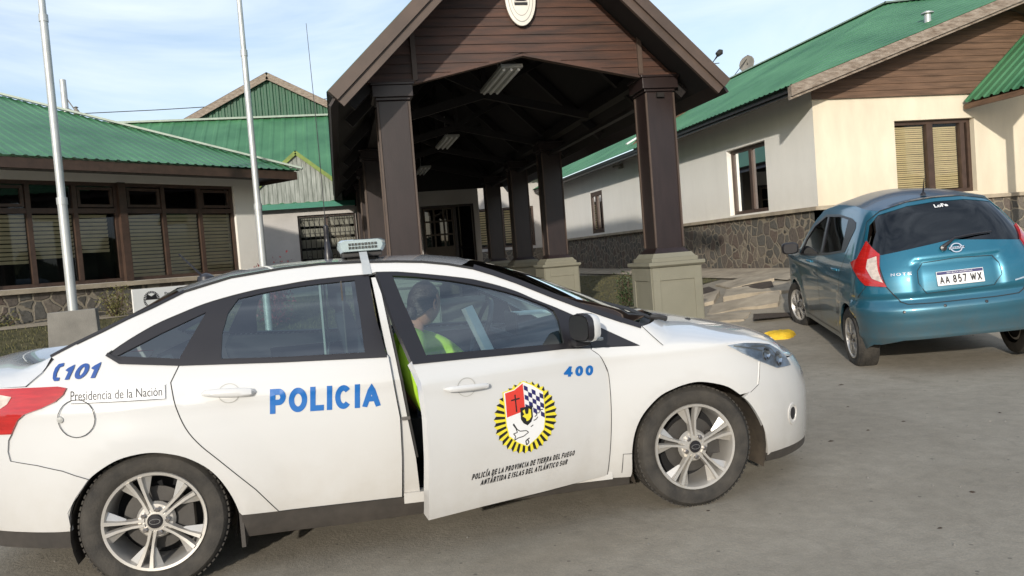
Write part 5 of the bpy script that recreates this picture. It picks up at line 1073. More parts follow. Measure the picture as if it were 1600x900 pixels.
b.lathe([(.185 + .016 * cos(a), .016 * sin(a)) for a in [2 * pi * k / 8 for k in range(8)]], (1.78, .37, .93), n, 32, True); b.beam((1.78, .37 - .18, .93), (1.78, .37 + .18, .93), .03, .03); b.beam((1.78, .37, .93), (1.72, .37, .77), .03, .03, (0, 1, 0)); b.tube([(1.79, .37, .93), (2.05, .37, .82)], .03, 8); b.build('steering_wheel', M_['carblack'], CAR, smooth=True)
b = MB(); b.box((1.86, -.30, .93), (1.88, .0, 1.06)); b.build('display_pod', M_['carblack'], CAR, bevel=.01)
b = MB(); b.box((1.60, -.13, 1.24), (1.63, .13, 1.30)); b.tube([(1.62, 0, 1.30), (1.66, 0, 1.37)], .01, 6); b.build('rear_view_mirror', M_['carblack'], CAR, bevel=.01)
b = MB()      # white dots paint light through the holes of the partition behind the seats
for i in range(9):
    for j in range(11):
        yy, zz = -.70 + i * .034 + (.017 if j % 2 else 0), .96 + j * .032
        b.add([(.905, yy - .010, zz), (.905, yy, zz - .008), (.905, yy + .010, zz), (.905, yy, zz + .008)], [(0, 1, 2, 3)])
b.build('partition_holes', M_['paper'], CAR, fixn=False)
b = MB(); b.box((.908, -.72, .93), (.915, -.40, 1.33)); b.build('partition_mesh', M_['disc'], CAR)
b = MB(); b.box((.802, -.66, .60), (.812, .66, .92)); b.box((.802, .40, .92), (.812, .66, 1.33)); b.box((.802, -.66, .92), (.812, -.42, 1.33)); b.build('partition', M_['lgrey'], CAR)
# ------------------------------------------------------------------ open front door
HX, HW, PHI = 2.165, .875, radians(17)
DOOR = bpy.data.objects.new('front_door', None); COL.objects.link(DOOR); DOOR.parent = CAR; DOOR.location = (HX, -HW, 0); DOOR.rotation_euler = (0, 0, PHI)
hv = Vector((HX, -HW, 0)); dfn = lambda o_: (lambda a, b_: MF(a, b_, o_, -1) - hv)
sk = tess([DOUT], .035, dfn(0), skirt=.055); bpy.data.objects.remove(DOOR); me = sk
DOOR = bpy.data.objects.new('front_door', me); COL.objects.link(DOOR); me.materials.append(M_['carwhite']); DOOR.parent = CAR; DOOR.location = (HX, -HW, 0); DOOR.rotation_euler = (0, 0, PHI); DOOR['label'] = 'front door standing slightly open with emblem and number 400'
link('door_lining', tess([DOUT], .08, dfn(-.055), smooth=False), M_['rubber'], DOOR)
DFRx = DFR[:-1] + [(1.110, 1.125)]
link('window_frame', tess([DFRx, DG], .03, dfn(-.002), skirt=.03), M_['carblack'], DOOR)
link('side_glass', tess([DG], .05, dfn(-.010)), M_['glass'], DOOR)
ribbon('belt_moulding', [[(1.142, .950), (1.383, .941), (1.674, .928), (1.952, .918), (2.095, .902)]], dfn(.006), M_['carblack'], DOOR, .009)
handle(DOOR, 1.272, .815, 1.498, .802, lambda a, b_, o_: MF(a, b_, o_) - hv)
ribbon('handle_recess', [[(1.383 + .045 * cos(k * pi / 12), .808 + .042 * sin(k * pi / 12)) for k in range(25)]], dfn(.0025), M_['lgrey'], DOOR, .0016)
block_text('lettering', '400', ((1.920, .828), (2.092, .812), (2.083, .762), (1.911, .778)), dfn(.003), M_['blue'], DOOR, .24, .2)
block_text('lettering', 'POLICÍA DE LA PROVINCIA DE TIERRA DEL FUEGO', ((1.381, .404), (1.951, .408), (1.946, .382), (1.376, .377)), dfn(.003), M_['blk'], DOOR, .24, .24, .2)
block_text('lettering', 'ANTÁRTIDA E ISLAS DEL ATLÁNTICO SUR', ((1.425, .369), (1.907, .371), (1.902, .345), (1.420, .342)), dfn(.003), M_['blk'], DOOR, .24, .24, .2)
EC = (1.680, .618)
def ep(x, y): return (EC[0] + x * .178, EC[1] + y * .172)
b1, b2 = MB(), MB(); nR = 32
for k in range(nR * 2):
    a0, a1 = pi * k / nR, pi * (k + 1) / nR; am = (a0 + a1) / 2; tgt = b1 if k % 2 else b2; f = dfn(.0030)
    ro0, ro1 = (1.0, .93) if k % 2 else (.93, 1.0)
    V = []
    for rr, a in ((.52, a0), (ro0, a0), (ro1, a1), (.52, a1)): p = ep(rr * cos(a) * .98, rr * sin(a)); V.append(f(*p))
    tgt.add(V, [(0, 1, 2, 3)])
b1.build('emblem_rays', M_['yel'], DOOR, fixn=False); b2.build('emblem_rays', M_['blk'], DOOR, fixn=False)
def flat(name, pts, m, o_, mbx=None): return link(name, tess([[ep(*p) for p in pts]], .03, dfn(o_)), m, DOOR)
sh = [(-.62, .78), (-.30, .82), (0, .99), (.28, .84), (.58, .62), (.58, -.1), (.52, -.42), (.30, -.62), (0, -.80), (-.30, -.64), (-.54, -.42), (-.60, -.1)]
flat('emblem_border', [(x * 1.05, y * 1.03) for x, y in sh], M_['yel'], .0036); flat('emblem_shield', sh, M_['wht'], .0042)
flat('emblem_field', [(-.58, .76), (-.30, .80), (-.02, .95), (-.02, .20), (-.58, .10)], M_['redd'], .0048)
b = MB(); f = dfn(.0054)
for i in range(5):
    for j in range(5):
        x0, y0 = .0 + i * .115, .90 - i * .07 - j * .13
        if (i + j) % 2 == 0: b.add([f(*ep(x, y)) for x, y in ((x0, y0), (x0 + .115, y0 - .07), (x0 + .115, y0 - .20), (x0, y0 - .13))], [(0, 1, 2, 3)])
b.build('emblem_chequers', M_['navy'], DOOR, fixn=False)
b = MB()
for q in (((-.31, .68), (-.27, .68), (-.26, .20), (-.30, .20)), ((-.42, .56), (-.16, .58), (-.16, .54), (-.42, .52))): b.add([f(*ep(*p)) for p in q], [(0, 1, 2, 3)])
f = dfn(.0052)
def line(pts, w=.012):
    for (xa, ya), (xb, yb) in zip(pts, pts[1:]):
        d = Vector((xb - xa, yb - ya)).normalized(); n = Vector((-d.y, d.x)) * w; b.add([f(*ep(xa + n.x, ya + n.y)), f(*ep(xb + n.x, yb + n.y)), f(*ep(xb - n.x, yb - n.y)), f(*ep(xa - n.x, ya - n.y))], [(0, 1, 2, 3)])
line([(-.40, -.10), (-.30, -.28), (-.22, -.34), (-.02, -.36), (.04, -.42), (-.12, -.50), (-.30, -.52), (-.40, -.56), (-.36, -.46), (-.42, -.38), (-.30, -.36), (-.34, -.24), (-.42, -.12)])
line([(.26, -.02), (.34, .02), (.30, .08), (.40, .06), (.46, .14), (.54, .14)]); line([(.22, -.12), (.30, -.10), (.36, -.04)]); line([(.0, -.62), (.04, -.70), (-.04, -.76), (-.06, -.64), (.06, -.58)], .016); line([(.12, -.28), (.20, -.24)])
b.build('emblem_lines', M_['blk'], DOOR, fixn=False)
ss_ = [(-.17, .30), (.20, .30), (.20, -.02), (.14, -.14), (.02, -.22), (-.10, -.14), (-.17, -.02)]
flat('emblem_badge', ss_, M_['blk'], .0062); flat('emblem_badge', [(-.11, .20), (-.04, .24), (-.02, .10), (.06, .10), (.09, .24), (.15, .20), (.15, .0), (.08, -.08), (.0, -.10), (-.02, -.02), (-.12, .06), (-.06, .10)], M_['yel'], .0072)
# wing mirror on the door
b = MB(); mc = MF(2.07, .975, 0, -1) - hv
mo = MB(); V = []
prof = [(-.02, 1.0), (.0, 1.0), (.02, 1.0), (.06, .86), (.085, .45), (.095, .05)]
for (dx, s) in prof:
    for k in range(20):
        a = 2 * pi * k / 20; ca, sa = cos(a), sin(a); sp = lambda v: (abs(v) ** .6) * (1 if v >= 0 else -1); V.append((mc.x + dx * .62 - .066, mc.y - .125 + sp(ca) * .090 * s, mc.z + .040 + sp(sa) * .070 * s))
mo.add(V, [(i * 20 + k, i * 20 + (k + 1) % 20, (i + 1) * 20 + (k + 1) % 20, (i + 1) * 20 + k) for i in range(len(prof) - 1) for k in range(20)] + [tuple(range(100, 120))])
mi_ = mo.build('wing_mirror', M_['carwhite'], DOOR, smooth=True)
mo = MB(); V = [(mc.x - .102, mc.y - .125 + (abs(cos(a)) ** .6) * (1 if cos(a) >= 0 else -1) * .080, mc.z + .040 + (abs(sin(a)) ** .6) * (1 if sin(a) >= 0 else -1) * .060) for a in [2 * pi * k / 20 for k in range(20)]]
mo.add(V, [tuple(range(20))]); mo.add([(v[0] - .004, v[1], v[2]) for v in V], [tuple(range(20))]); mo.build('mirror_glass', M_['carblack'], mi_)
mo = MB(); mo.add([(mc.x - .104 + dx, mc.y - .125 + (abs(cos(a)) ** .6) * (1 if cos(a) >= 0 else -1) * (.084 + dx * .25), mc.z + .040 + (abs(sin(a)) ** .6) * (1 if sin(a) >= 0 else -1) * (.064 + dx * .2)) for dx in (0, .028) for a in [2 * pi * k / 20 for k in range(20)]], [(k, (k + 1) % 20, 20 + (k + 1) % 20, 20 + k) for k in range(20)]); mo.box((mc.x - .09, mc.y - .07, mc.z - .06), (mc.x + .0, mc.y + .01, mc.z - .02)); mo.build('mirror_foot', M_['carblack'], mi_, bevel=.012, smooth=True)
b = MB(); b.box((mc.x - .05, mc.y - .217, mc.z - .022), (mc.x - .028, mc.y - .10, mc.z - .008)); b.build('indicator_lens', M_['fglass'], mi_, bevel=.004)
# left side door and mirror (plain)
ld = [(1.142, .955), (1.13, .66), (1.12, .262)] + [(1.5, .245), (2.15, .235)] + list(reversed(FDF))[0:] + [(2.108, .90), (1.952, .923), (1.674, .933), (1.383, .946)]
LDo = link('front_door', tess([ld], .05, fL, skirt=.03, flip=True), M_['carwhite'], CAR); LDo['label'] = 'closed far side front door'
link('window_frame', tess([DFR, DG], .04, lambda a, b_: MF(a, b_, -.004, 1), skirt=.02, flip=True), M_['carblack'], LDo); link('side_glass', tess([DG], .06, lambda a, b_: MF(a, b_, -.01, 1), flip=True), M_['glass'], LDo)
o = mi_.copy(); COL.objects.link(o); o.parent = CAR; o.scale = (1, -1, 1); o.location = (HX, HW, 0)
# light bar, brackets, aerials
LBR = MB()
b = MB(); V = []; 
for y in (-.53, -.50, .50, .53):
    k = 1 if abs(y) < .52 else .86
    for a, c in ((-.125, -.006), (-.108, -.036), (.108, -.036), (.125, -.006), (.120, .020), (.10, .030), (-.10, .030), (-.120, .020)): V.append((1.032 + a * k, y, 1.505 + c * k))
b.add(V, [(i * 8 + k, i * 8 + (k + 1) % 8, (i + 1) * 8 + (k + 1) % 8, (i + 1) * 8 + k) for i in range(3) for k in range(8)] + [tuple(range(8)), tuple(24 + k for k in range(8))]); LBo = b.build('light_bar', M_['lens'], CAR, smooth=True)
b = MB()
for j in range(2):
    for k in range(9): x = .965 + k * .0165; b.box((x, -.5375, 1.486 + j * .018), (x + .012, -.531, 1.498 + j * .018))
b.build('led_array', M_['chrome'], LBo)
b = MB(); b.box((.93, -.50, 1.445), (1.135, .50, 1.468)); b.box((.955, -.46, 1.42), (1.10, -.36, 1.446)); b.box((.955, .36, 1.42), (1.10, .46, 1.446)); b.build('bar_base', M_['rubber'], LBo, bevel=.006)
b = MB(); b.add([(1.015, -.545, 1.468), (1.055, -.545, 1.468), (1.058, -.615, 1.425), (1.018, -.615, 1.425)], [(0, 1, 2, 3)]); p0, p1_ = MF(1.02, 1.412, .006), MF(1.06, 1.412, .006); p2, p3 = MF(1.065, 1.348, .008), MF(1.022, 1.348, .008); b.add([p0, p1_, p2, p3], [(0, 1, 2, 3)]); b.add([(1.018, -.615, 1.425), (1.058, -.615, 1.425), p1_, p0], [(0, 1, 2, 3)]); b.add([(1.015, -.545, 1.468), (1.055, -.545, 1.468), (1.055, -.49, 1.468), (1.015, -.49, 1.468)], [(0, 1, 2, 3)]); b.build('bar_strap', M_['pole'], LBo)
b = MB(); b.lathe([(.04, 0), (.035, .02), (.024, .03), (.023, .07), (.018, .08), (.018, .12), (.014, .125), (.014, .16), (.016, .165), (.014, .22), (.004, .23)], (.855, 0, 1.42), n=16); b.tube([(.855, 0, 1.62), (.853, 0, 2.2), (.845, .0, 2.80)], [.0026, .0022, .0015], 5); b.build('whip_aerial', M_['carblack'], CAR, smooth=True)
b = MB(); b.lathe([(.05, 0), (.045, .02), (.02, .035), (.001, .04)], (.18, 0, 1.385), n=12); b.tube([(.16, 0, 1.41), (.05, 0, 1.54)], [.007, .005], 6); b.build('roof_aerial', M_['carblack'], CAR, smooth=True)

# ================================================================== person in the passenger seat
def skin_body(name, nodes, edges, m, parent, sub=2, root=0):
    me = bpy.data.meshes.new(name); me.from_pydata([n[:3] for n in nodes], edges, []); o = bpy.data.objects.new(name, me); COL.objects.link(o)
    sm = o.modifiers.new('skin', 'SKIN'); sm.use_smooth_shade = True
    for i, n in enumerate(nodes):
        v = me.skin_vertices[0].data[i]; r = n[3]; v.radius = (r, n[4] if len(n) > 4 else r); v.use_root = (i == root)
    ss2 = o.modifiers.new('sub', 'SUBSURF'); ss2.levels = sub; ss2.render_levels = sub
    dg = bpy.context.evaluated_depsgraph_get(); m2 = bpy.data.meshes.new_from_object(o.evaluated_get(dg)); bpy.data.objects.remove(o)
    m2.polygons.foreach_set('use_smooth', [True] * len(m2.polygons)); m2.materials.clear(); m2.name = name
    return link(name, m2, m, parent)
HC = Vector((1.345, -.40, 1.165))     # head centre, car coordinates
PS_ = thing('person', 'person with dark tied-back hair in a yellow-green jacket sitting inside the white car', 'person', (-.904 + 1.28, 4.665 - .40, .45))
pv = Vector((1.28, -.40, .45))
q = lambda x, y, z, *r: (x - pv.x, y - pv.y, z - pv.z, *r)
body = skin_body('body', [q(1.20, -.40, .66, .12), q(1.19, -.40, .80, .12), q(1.22, -.40, .95, .105), q(1.28, -.40, 1.05, .052), q(1.31, -.40, 1.12, .05),
    q(1.22, -.58, .93, .05), q(1.24, -.70, .76, .043), q(1.33, -.70, .60, .036), q(1.42, -.66, .58, .03),
    q(1.22, -.22, .93, .05), q(1.32, -.16, .76, .043), q(1.52, -.26, .74, .036), q(1.60, -.28, .76, .03),
    q(1.30, -.50, .62, .085), q(1.68, -.52, .66, .065), q(1.80, -.52, .40, .05), q(1.90, -.52, .33, .035),
    q(1.30, -.30, .62, .085), q(1.68, -.28, .66, .065), q(1.80, -.28, .40, .05), q(1.90, -.28, .33, .035)],
    [(0, 1), (1, 2), (2, 3), (3, 4), (2, 5), (5, 6), (6, 7), (7, 8), (2, 9), (9, 10), (10, 11), (11, 12), (0, 13), (13, 14), (14, 15), (15, 16), (0, 17), (17, 18), (18, 19), (19, 20)], M_['skin'], PS_)
skin_body('jacket', [q(1.20, -.40, .64, .155), q(1.19, -.40, .82, .16), q(1.215, -.40, .96, .135), q(1.27, -.40, 1.045, .070),
    q(1.22, -.60, .95, .085), q(1.235, -.715, .79, .074), q(1.32, -.715, .62, .058), q(1.38, -.69, .585, .045),
    q(1.27, -.22, .96, .085), q(1.42, -.22, .92, .072), q(1.56, -.27, .80, .052)],
    [(0, 1), (1, 2), (2, 3), (2, 4), (4, 5), (5, 6), (6, 7), (2, 8), (8, 9), (9, 10)], M_['hivis'], PS_)
skin_body('collar', [q(1.262, -.40, 1.03, .078), q(1.285, -.395, 1.075, .066)], [(0, 1)], M_['trouser'], PS_)
skin_body('trousers', [q(1.22, -.40, .60, .15), q(1.34, -.50, .62, .10), q(1.68, -.52, .66, .08), q(1.80, -.52, .42, .065), q(1.34, -.30, .62, .10), q(1.68, -.28, .66, .08), q(1.80, -.28, .42, .065)], [(0, 1), (1, 2), (2, 3), (0, 4), (4, 5), (5, 6)], M_['trouser'], PS_)
# head turned to the far front; ellipsoid with nose, brow and ears
def head(parent, c, yaw, pitch):
    b = MB(); rr, cc = 26, 36; V = []
    R_ = Matrix.Rotation(yaw, 3, 'Z') @ Matrix.Rotation(pitch, 3, 'Y')
    for i in range(rr + 1):
        th = pi * i / rr
        for j in range(cc):
            ph2 = 2 * pi * j / cc; x, y, z = sin(th) * cos(ph2), sin(th) * sin(ph2), cos(th)
            X, Y, Z = x * .098, y * .076, z * .118
            if Z < 0: X *= 1 - .28 * (-z) ** 1.5 * (0 if x > 0 else 1); Y *= 1 - .38 * (-z) ** 1.4
            if x > .5: 
                X += .026 * math.exp(-(y / .16) ** 2 - ((z + .16) / .16) ** 2) + .006 * math.exp(-(y / .5) ** 2 - ((z - .18) / .08) ** 2) - .009 * math.exp(-((abs(y) - .38) / .15) ** 2 - ((z - .03) / .10) ** 2) + .008 * math.exp(-(y / .25) ** 2 - ((z + .48) / .06) ** 2) + .01 * math.exp(-(y / .25) ** 2 - ((z + .80) / .12) ** 2)
            V.append(c + R_ @ Vector((X, Y, Z)))
    b.add(V, [(i * cc + j, i * cc + (j + 1) % cc, (i + 1) * cc + (j + 1) % cc, (i + 1) * cc + j) for i in range(rr) for j in range(cc)])
    for sgn in (-1, 1):
        e = [c + R_ @ Vector((-.005 + .020 * cos(a) - .006, sgn * (.078 + .010 * (cos(a * 1) < 0)), -.008 + .033 * sin(a))) for a in [2 * pi * k / 14 for k in range(14)]]
        ce = c + R_ @ Vector((-.0, sgn * .070, -.008)); b.add(e + [ce], [(k, (k + 1) % 14, 14) for k in range(14)]); e2 = [p + (p - ce) * -.2 + R_ @ Vector((0, sgn * .010, 0)) for p in e]; b.add(e + e2, [(k, (k + 1) % 14, 14 + (k + 1) % 14, 14 + k) for k in range(14)])
    o = b.build('head', M_['skin'], parent, smooth=True)
    b = MB()
    for sgn in (-1, 1): b.lathe([(.001, .009), (.008, .007), (.011, 0)], c + R_ @ Vector((.083, sgn * .030, .006)), R_ @ Vector((1, sgn * .3, 0)), 10)
    b.build('eye', M_['paper'], o, smooth=True)
    # hair cap with bun
    b = MB(); V = []; n_i = 22
    for i in range(n_i + 1):
        for j in range(cc):
            ph2 = 2 * pi * j / cc; th = pi * i / n_i * (.50 - .24 * cos(ph2) + (.02 if abs(cos(ph2)) < .3 else 0)); x, y, z = sin(th) * cos(ph2), sin(th) * sin(ph2), cos(th); lim = .99
            front = max(0, x); k = 1.0
            if z < .52 and x > .15: k = .93
            rip = 1 + .008 * sin(ph2 * 26 + z * 4)
            V.append(c + R_ @ Vector((x * .103 * k * rip - .004, y * .081 * k * rip, z * .122 * rip + .002)))
    b.add(V, [(i * cc + j, i * cc + (j + 1) % cc, (i + 1) * cc + (j + 1) % cc, (i + 1) * cc + j) for i in range(n_i) for j in range(cc)])
    bc = c + R_ @ Vector((-.108, 0, -.052)); V = []
    for i in range(11):
        th = pi * i / 10
        for j in range(16): a = 2 * pi * j / 16; rp = 1 + .06 * sin(3 * a + 4 * th); V.append(bc + R_ @ Vector((cos(th) * .030 * rp, sin(th) * cos(a) * .034 * rp, sin(th) * sin(a) * .036 * rp)))
    b.add(V, [(i * 16 + j, i * 16 + (j + 1) % 16, (i + 1) * 16 + (j + 1) % 16, (i + 1) * 16 + j) for i in range(10) for j in range(16)])
    b.build('hair', M_['hair'], parent, smooth=True)
head(PS_, HC - pv, radians(42), radians(10))
def hand(parent, w, d, up, m):
    """palm and five separate fingers as short tapered chains, one mesh"""
    b = MB(); d, up = Vector(d).normalized(), Vector(up).normalized(); s = d.cross(up).normalized(); up = s.cross(d); w = Vector(w)
    b.tube([w, w + d * .03, w + d * .085], [.024, .034, .032], 10)
    for k, (L_, off) in enumerate(((.070, -.028), (.080, -.010), (.075, .009), (.058, .027))):
        p = w + d * .075 + s * off; b.tube([p, p + d * L_ * .45 - up * .006, p + d * L_ * .75 - up * .024, p + d * L_ * .85 - up * .042], [.0095, .009, .008, .006], 8)
    p = w + d * .03 - s * .030; b.tube([p, p + d * .028 - s * .022 - up * .008, p + d * .055 - s * .022 - up * .02], [.012, .010, .008], 8)
    return b.build('hand', m, parent, smooth=True)
hand(PS_, Vector((1.40, -.675, .582)) - pv, (1, .25, -.1), (0, 0, 1), M_['skin']); hand(PS_, Vector((1.56, -.275, .755)) - pv, (1, -.1, .2), (0, .2, 1), M_['skin'])
b = MB(); b.box((-.012, -.11, -.15), (.012, .11, .15)); o = b.build('folder', M_['paper'], bevel=.004); o.location = (-.904 + 1.63, 4.665 - .40, .985); o.rotation_euler = (0, radians(-22), radians(-20)); props(o, 'white folder held upright by the person inside the white car', 'folder')
b = MB(); b.box((-.13, -.10, -.006), (.13, .10, .006)); b.box((-.11, -.09, .0065), (.12, .09, .010)); o = b.build('papers', M_['paper']); o.location = (-.904 + 2.10, 4.665 + .30, 1.01); o.rotation_euler = (0, radians(2), radians(12)); props(o, 'flat stack of white papers lying on the dashboard of the white car', 'papers')
# ================================================================== teal hatchback (local x forward from rear axle, y left, z up)
G2 = [(.1, .78), (.2, .80), (.4, .835), (.6, .846), (.8, .846), (.95, .836), (1.05, .812), (1.2, .750), (1.35, .685), (1.5, .61), (1.6, .55), (1.7, .45)]
XR = [(.1, -.56), (.2, -.60), (.35, -.67), (.5, -.70), (.6, -.695), (.7, -.665), (.8, -.65), (.95, -.62), (1.05, -.58), (1.2, -.50), (1.35, -.40), (1.5, -.27), (1.6, -.14), (1.7, .0)]
def B0(s, z):
    sg = 1 if s >= 0 else -1; s = abs(s); w = cm_(G2, z); xr = cm_(XR, z); D = .55
    if s < 1:
        th = s * pi / 2; ca, sa = cos(th), sin(th); r = (ca ** 3 + sa ** 3) ** (-1 / 3); y = w * sa * r; x = xr + D - D * ca * r
    elif s < 4.0: x = xr + D + (s - 1); y = w
    else: a = min((s - 4.0) / .8, 1) * pi / 2; x = xr + D + 3.0 + .55 * sin(a) - .25 * max(0, z - .5) * sin(a); y = w * max(cos(a), 0) ** .75
    return Vector((x, sg * y, z))
def BC(s, z, off=0.0):
    p = B0(s, z)
    k = 0
    if abs(s) > .9:
        k += .010 * math.exp(-((z - (.86 + .03 * (abs(s) - 1))) / .035) ** 2)
        for c_ in (1.15, 3.71):
            d = math.hypot(abs(s) - c_, z - .31)
            if .30 < d < .6: k += .014 * max(0, 1 - abs(d - .40) / .16)
    if abs(s) < .95:   # tailgate step, number plate recess, bumper shelf
        k += .022 * math.exp(-((z - .64) / .05) ** 2) + .022 * math.exp(-((z - .40) / .022) ** 2) - .018 * math.exp(-((z - .735) / .03) ** 2)
        if abs(s) < .34: k -= .028 * max(0, min(1, (.30 - abs(s)) / .05)) * max(0, min(1, (z - .775) / .03)) * max(0, min(1, (1.055 - z) / .02))
        k += .014 * math.exp(-((z - 1.085) / .018) ** 2) * max(0, min(1, (.33 - abs(s)) / .06))
    k += off
    if k:
        h = 3e-3; n = (B0(s + h, z) - B0(s - h, z)).cross(B0(s, z + h) - B0(s, z - h))
        if n.length < 1e-9: n = Vector((-1, 0, 0))
        n.normalize()
        if n.dot(Vector((p.x - 1.3, p.y * 2.2, 0))) < 0: n = -n
        p = p + n * k
    return p
bfn = lambda o_: (lambda a, b_: BC(a, b_, o_))
bq = (5.825, 6.75, .015, .374, .055, -.045)
fw = Vector((sin(bq[3]) * cos(bq[4]), cos(bq[3]) * cos(bq[4]), sin(bq[4]))); lf = Vector((-cos(bq[3]), sin(bq[3]), bq[5])).normalized(); lf = (lf - fw * fw.dot(lf)).normalized(); up_ = fw.cross(lf)
BCAR = thing('hatchback', 'dusty teal hatchback parked facing away beside the cream building', 'car')
BCAR.rotation_euler = Matrix((fw, lf, up_)).transposed().to_euler(); BCAR.location = bq[:3]
bpart = lambda name, loops, m, off=0, step=.05, skirt=.02, fl=False, par=None: link(name, tess(loops, step, bfn(off), skirt=skirt, flip=fl), m, par or BCAR)
def mir(P): return [(-a, b_) for a, b_ in reversed(P)]
RL = [(.55, 1.557), (.80, 1.585), (1.155, 1.612), (1.796, 1.621), (2.43, 1.560), (2.75, 1.45), (3.104, 1.26), (3.33, 1.10), (3.50, 1.03)]
arch = lambda c_, r, a0=200, a1=-20, n=18: [(c_ + r * cos(radians(a0 + (a1 - a0) * k / n)), .31 + r * sin(radians(a0 + (a1 - a0) * k / n))) for k in range(n + 1)]
LHS = [(0, 1.63), (.25, 1.612)] + RL + [(3.9, .98), (4.3, .92), (4.79, .84), (4.79, .25), (4.2, .22)]
low = list(reversed(arch(3.71, .355, 198, -18))) + list(reversed([(1.56, .20), (3.3, .20)])) + list(reversed(arch(1.15, .355, 198, -18))) + [(.62, .31), (.54, .315), (.39, .355), (.21, .36), (0, .364)]
left_outline = LHS + low
outer = left_outline + mir(left_outline)[1:-1]
DLO = [(3.30, 1.01), (3.104, 1.219), (2.765, 1.395), (2.281, 1.513), (1.696, 1.522), (1.16, 1.49), (.99, 1.455), (.965, 1.405), (1.106, 1.279), (1.22, 1.162), (1.938, 1.09), (2.6, 1.04)]
GL = [(0, 1.590), (.28, 1.578), (.557, 1.520), (.649, 1.435), (.653, 1.304), (.60, 1.20), (.494, 1.155), (.231, 1.200), (0, 1.234)]
GLASS = GL + mir(GL)[1:-1]
body = bpart('body', [outer, GLASS, DLO, mir(DLO)], M_['teal'], 0, .045, .03, True)
bpart('rear_window', [GLASS], M_['bglass'], -.004, .05, 0, True)
wf = [(a, b_) for a, b_ in DLO]; c_ = Vector((2.0, 1.3))
in_ = [(c_.x + (a - c_.x) * .965, c_.y + (b_ - c_.y - .0) * .90) for a, b_ in DLO]
g1 = [p for p in ([(2.22, 1.07), (2.22, 1.49)] )]
for sgn in (1, -1):
    L_ = (lambda P: P) if sgn > 0 else mir
    bpart('window_frame', [L_(DLO), L_([(3.22, 1.03), (3.06, 1.20), (2.74, 1.37), (2.28, 1.485), (2.20, 1.487), (2.24, 1.085), (2.6, 1.06)]), L_([(2.12, 1.49), (1.70, 1.497), (1.30, 1.474), (1.36, 1.17), (1.90, 1.115), (2.16, 1.10)])], M_['carblack'], .003, .05, .01, True)
    bpart('side_glass', [L_(DLO)], M_['bglass'], -.006, .08, 0, True)
be = lambda s, z: tuple(BC(s, z))
brow = [(.0, 0), ]
rows = []
rl = resample(RL[:6], 16)
for p in rl:
    e = be(p.x, p.y); bow = -.06 * max(0, 1 - (p.x - .55) / .5) + .16 * max(0, (p.x - 2.1) / .65); rows.append(((e[0], e[1], e[2]), (e[0] + bow, e[2] + .055 + .05 * min(1, (p.x - .55) / .5))))
r0 = BC(0, 1.615); rows = [((rows[0][0][0] - .01, rows[0][0][1], rows[0][0][2] - .005), (r0.x + .0, r0.z + .004))] + rows
loft('roof', rows, M_['tealroof'], BCAR, 18)
rows = []
for p in resample(RL[5:], 6): e = be(p.x, p.y); rows.append((e, (e[0] + .20, e[2] + .03)))
loft('windshield', rows, M_['bglass'], BCAR)
rows = []
for p, dx, dz in (((3.50, 1.03), .18, .04), ((3.9, .98), .15, .09), ((4.3, .92), .08, .08), ((4.6, .87), .03, .04), ((4.79, .84), .0, .0)): e = be(*p); rows.append((e, (e[0] + dx, e[2] + dz)))
loft('bonnet', rows, M_['teal'], BCAR, 16, .8)
# tailgate and panel seams
HT = [(0, 1.625), (.28, 1.612), (.53, 1.555), (.69, 1.46), (.70, 1.29), (.52, 1.13), (.49, 1.01), (.46, .87), (.44, .83), (.38, .72), (.34, .695), (.20, .688), (0, .690)]
ribbon('tailgate_seam', [HT, [(-a, b_) for a, b_ in HT]], bfn(.003), M_['seam'], BCAR, .004)
ribbon('door_seam', [[(2.30, 1.07), (2.33, .9), (2.42, .5), (2.45, .27)], [(1.10, 1.20), (1.30, .95), (1.42, .75), (1.55, .50), (1.60, .27)], [(3.32, 1.0), (3.30, .6), (3.22, .27), (2.45, .26), (1.6, .27)], [(.745, .98), (.85, .80), (.90, .66)], [(.62, .87), (.70, .80), (.82, .72)]], bfn(.003), M_['seam'], BCAR, .003)
TL = [(.645, 1.285), (.747, 1.119), (.885, 1.085), (.80, 1.03), (.739, .99), (.62, .885), (.455, .865), (.485, .95), (.496, 1.012), (.504, 1.16)]
for L_ in ((lambda P: P), mir):
    tl_ = bpart('tail_light', [L_(TL)], M_['red'], .016, .035, .03, True)
    bpart('clear_lens', [L_([(.60, 1.115), (.525, 1.14), (.506, 1.012), (.476, .905), (.551, .945), (.604, 1.038)])], M_['redw'], .020, .03, .006, True, tl_)
# plate recess edge, plate, badges
ribbon('plate_garnish', [[(.263, .881), (.262, .99), (.228, 1.055), (0, 1.068), (-.228, 1.055), (-.262, .99), (-.263, .881), (-.206, .795), (0, .785), (.223, .780), (.263, .881)]], bfn(.0035), M_['seam'], BCAR, .0022)
cP = BC(0, .90); tn = (BC(0, .96, 0) - BC(0, .84, 0)).normalized(); nP = Vector((-tn.z, 0, tn.x)); nP = nP if nP.x < 0 else -nP; cP = cP + nP * .010
pf = lambda a, b_, o_=0: cP + Vector((0, -a, 0)) + tn * b_ + nP * o_
b = MB(); b.add([pf(-.2, -.065, .004), pf(.2, -.065, .004), pf(.2, .065, .004), pf(-.2, .065, .004), pf(-.2, -.065, -.01), pf(.2, -.065, -.01), pf(.2, .065, -.01), pf(-.2, .065, -.01)], [(0, 1, 2, 3), (0, 4, 5, 1), (1, 5, 6, 2), (2, 6, 7, 3), (3, 7, 4, 0)]); pl_ = b.build('number_plate', M_['wht'], BCAR)
b = MB(); b.add([pf(-.196, .034, .0055), pf(.196, .034, .0055), pf(.196, .061, .0055), pf(-.196, .061, .0055)], [(0, 1, 2, 3)]); b.build('plate_band', M_['navy'], pl_, fixn=False)
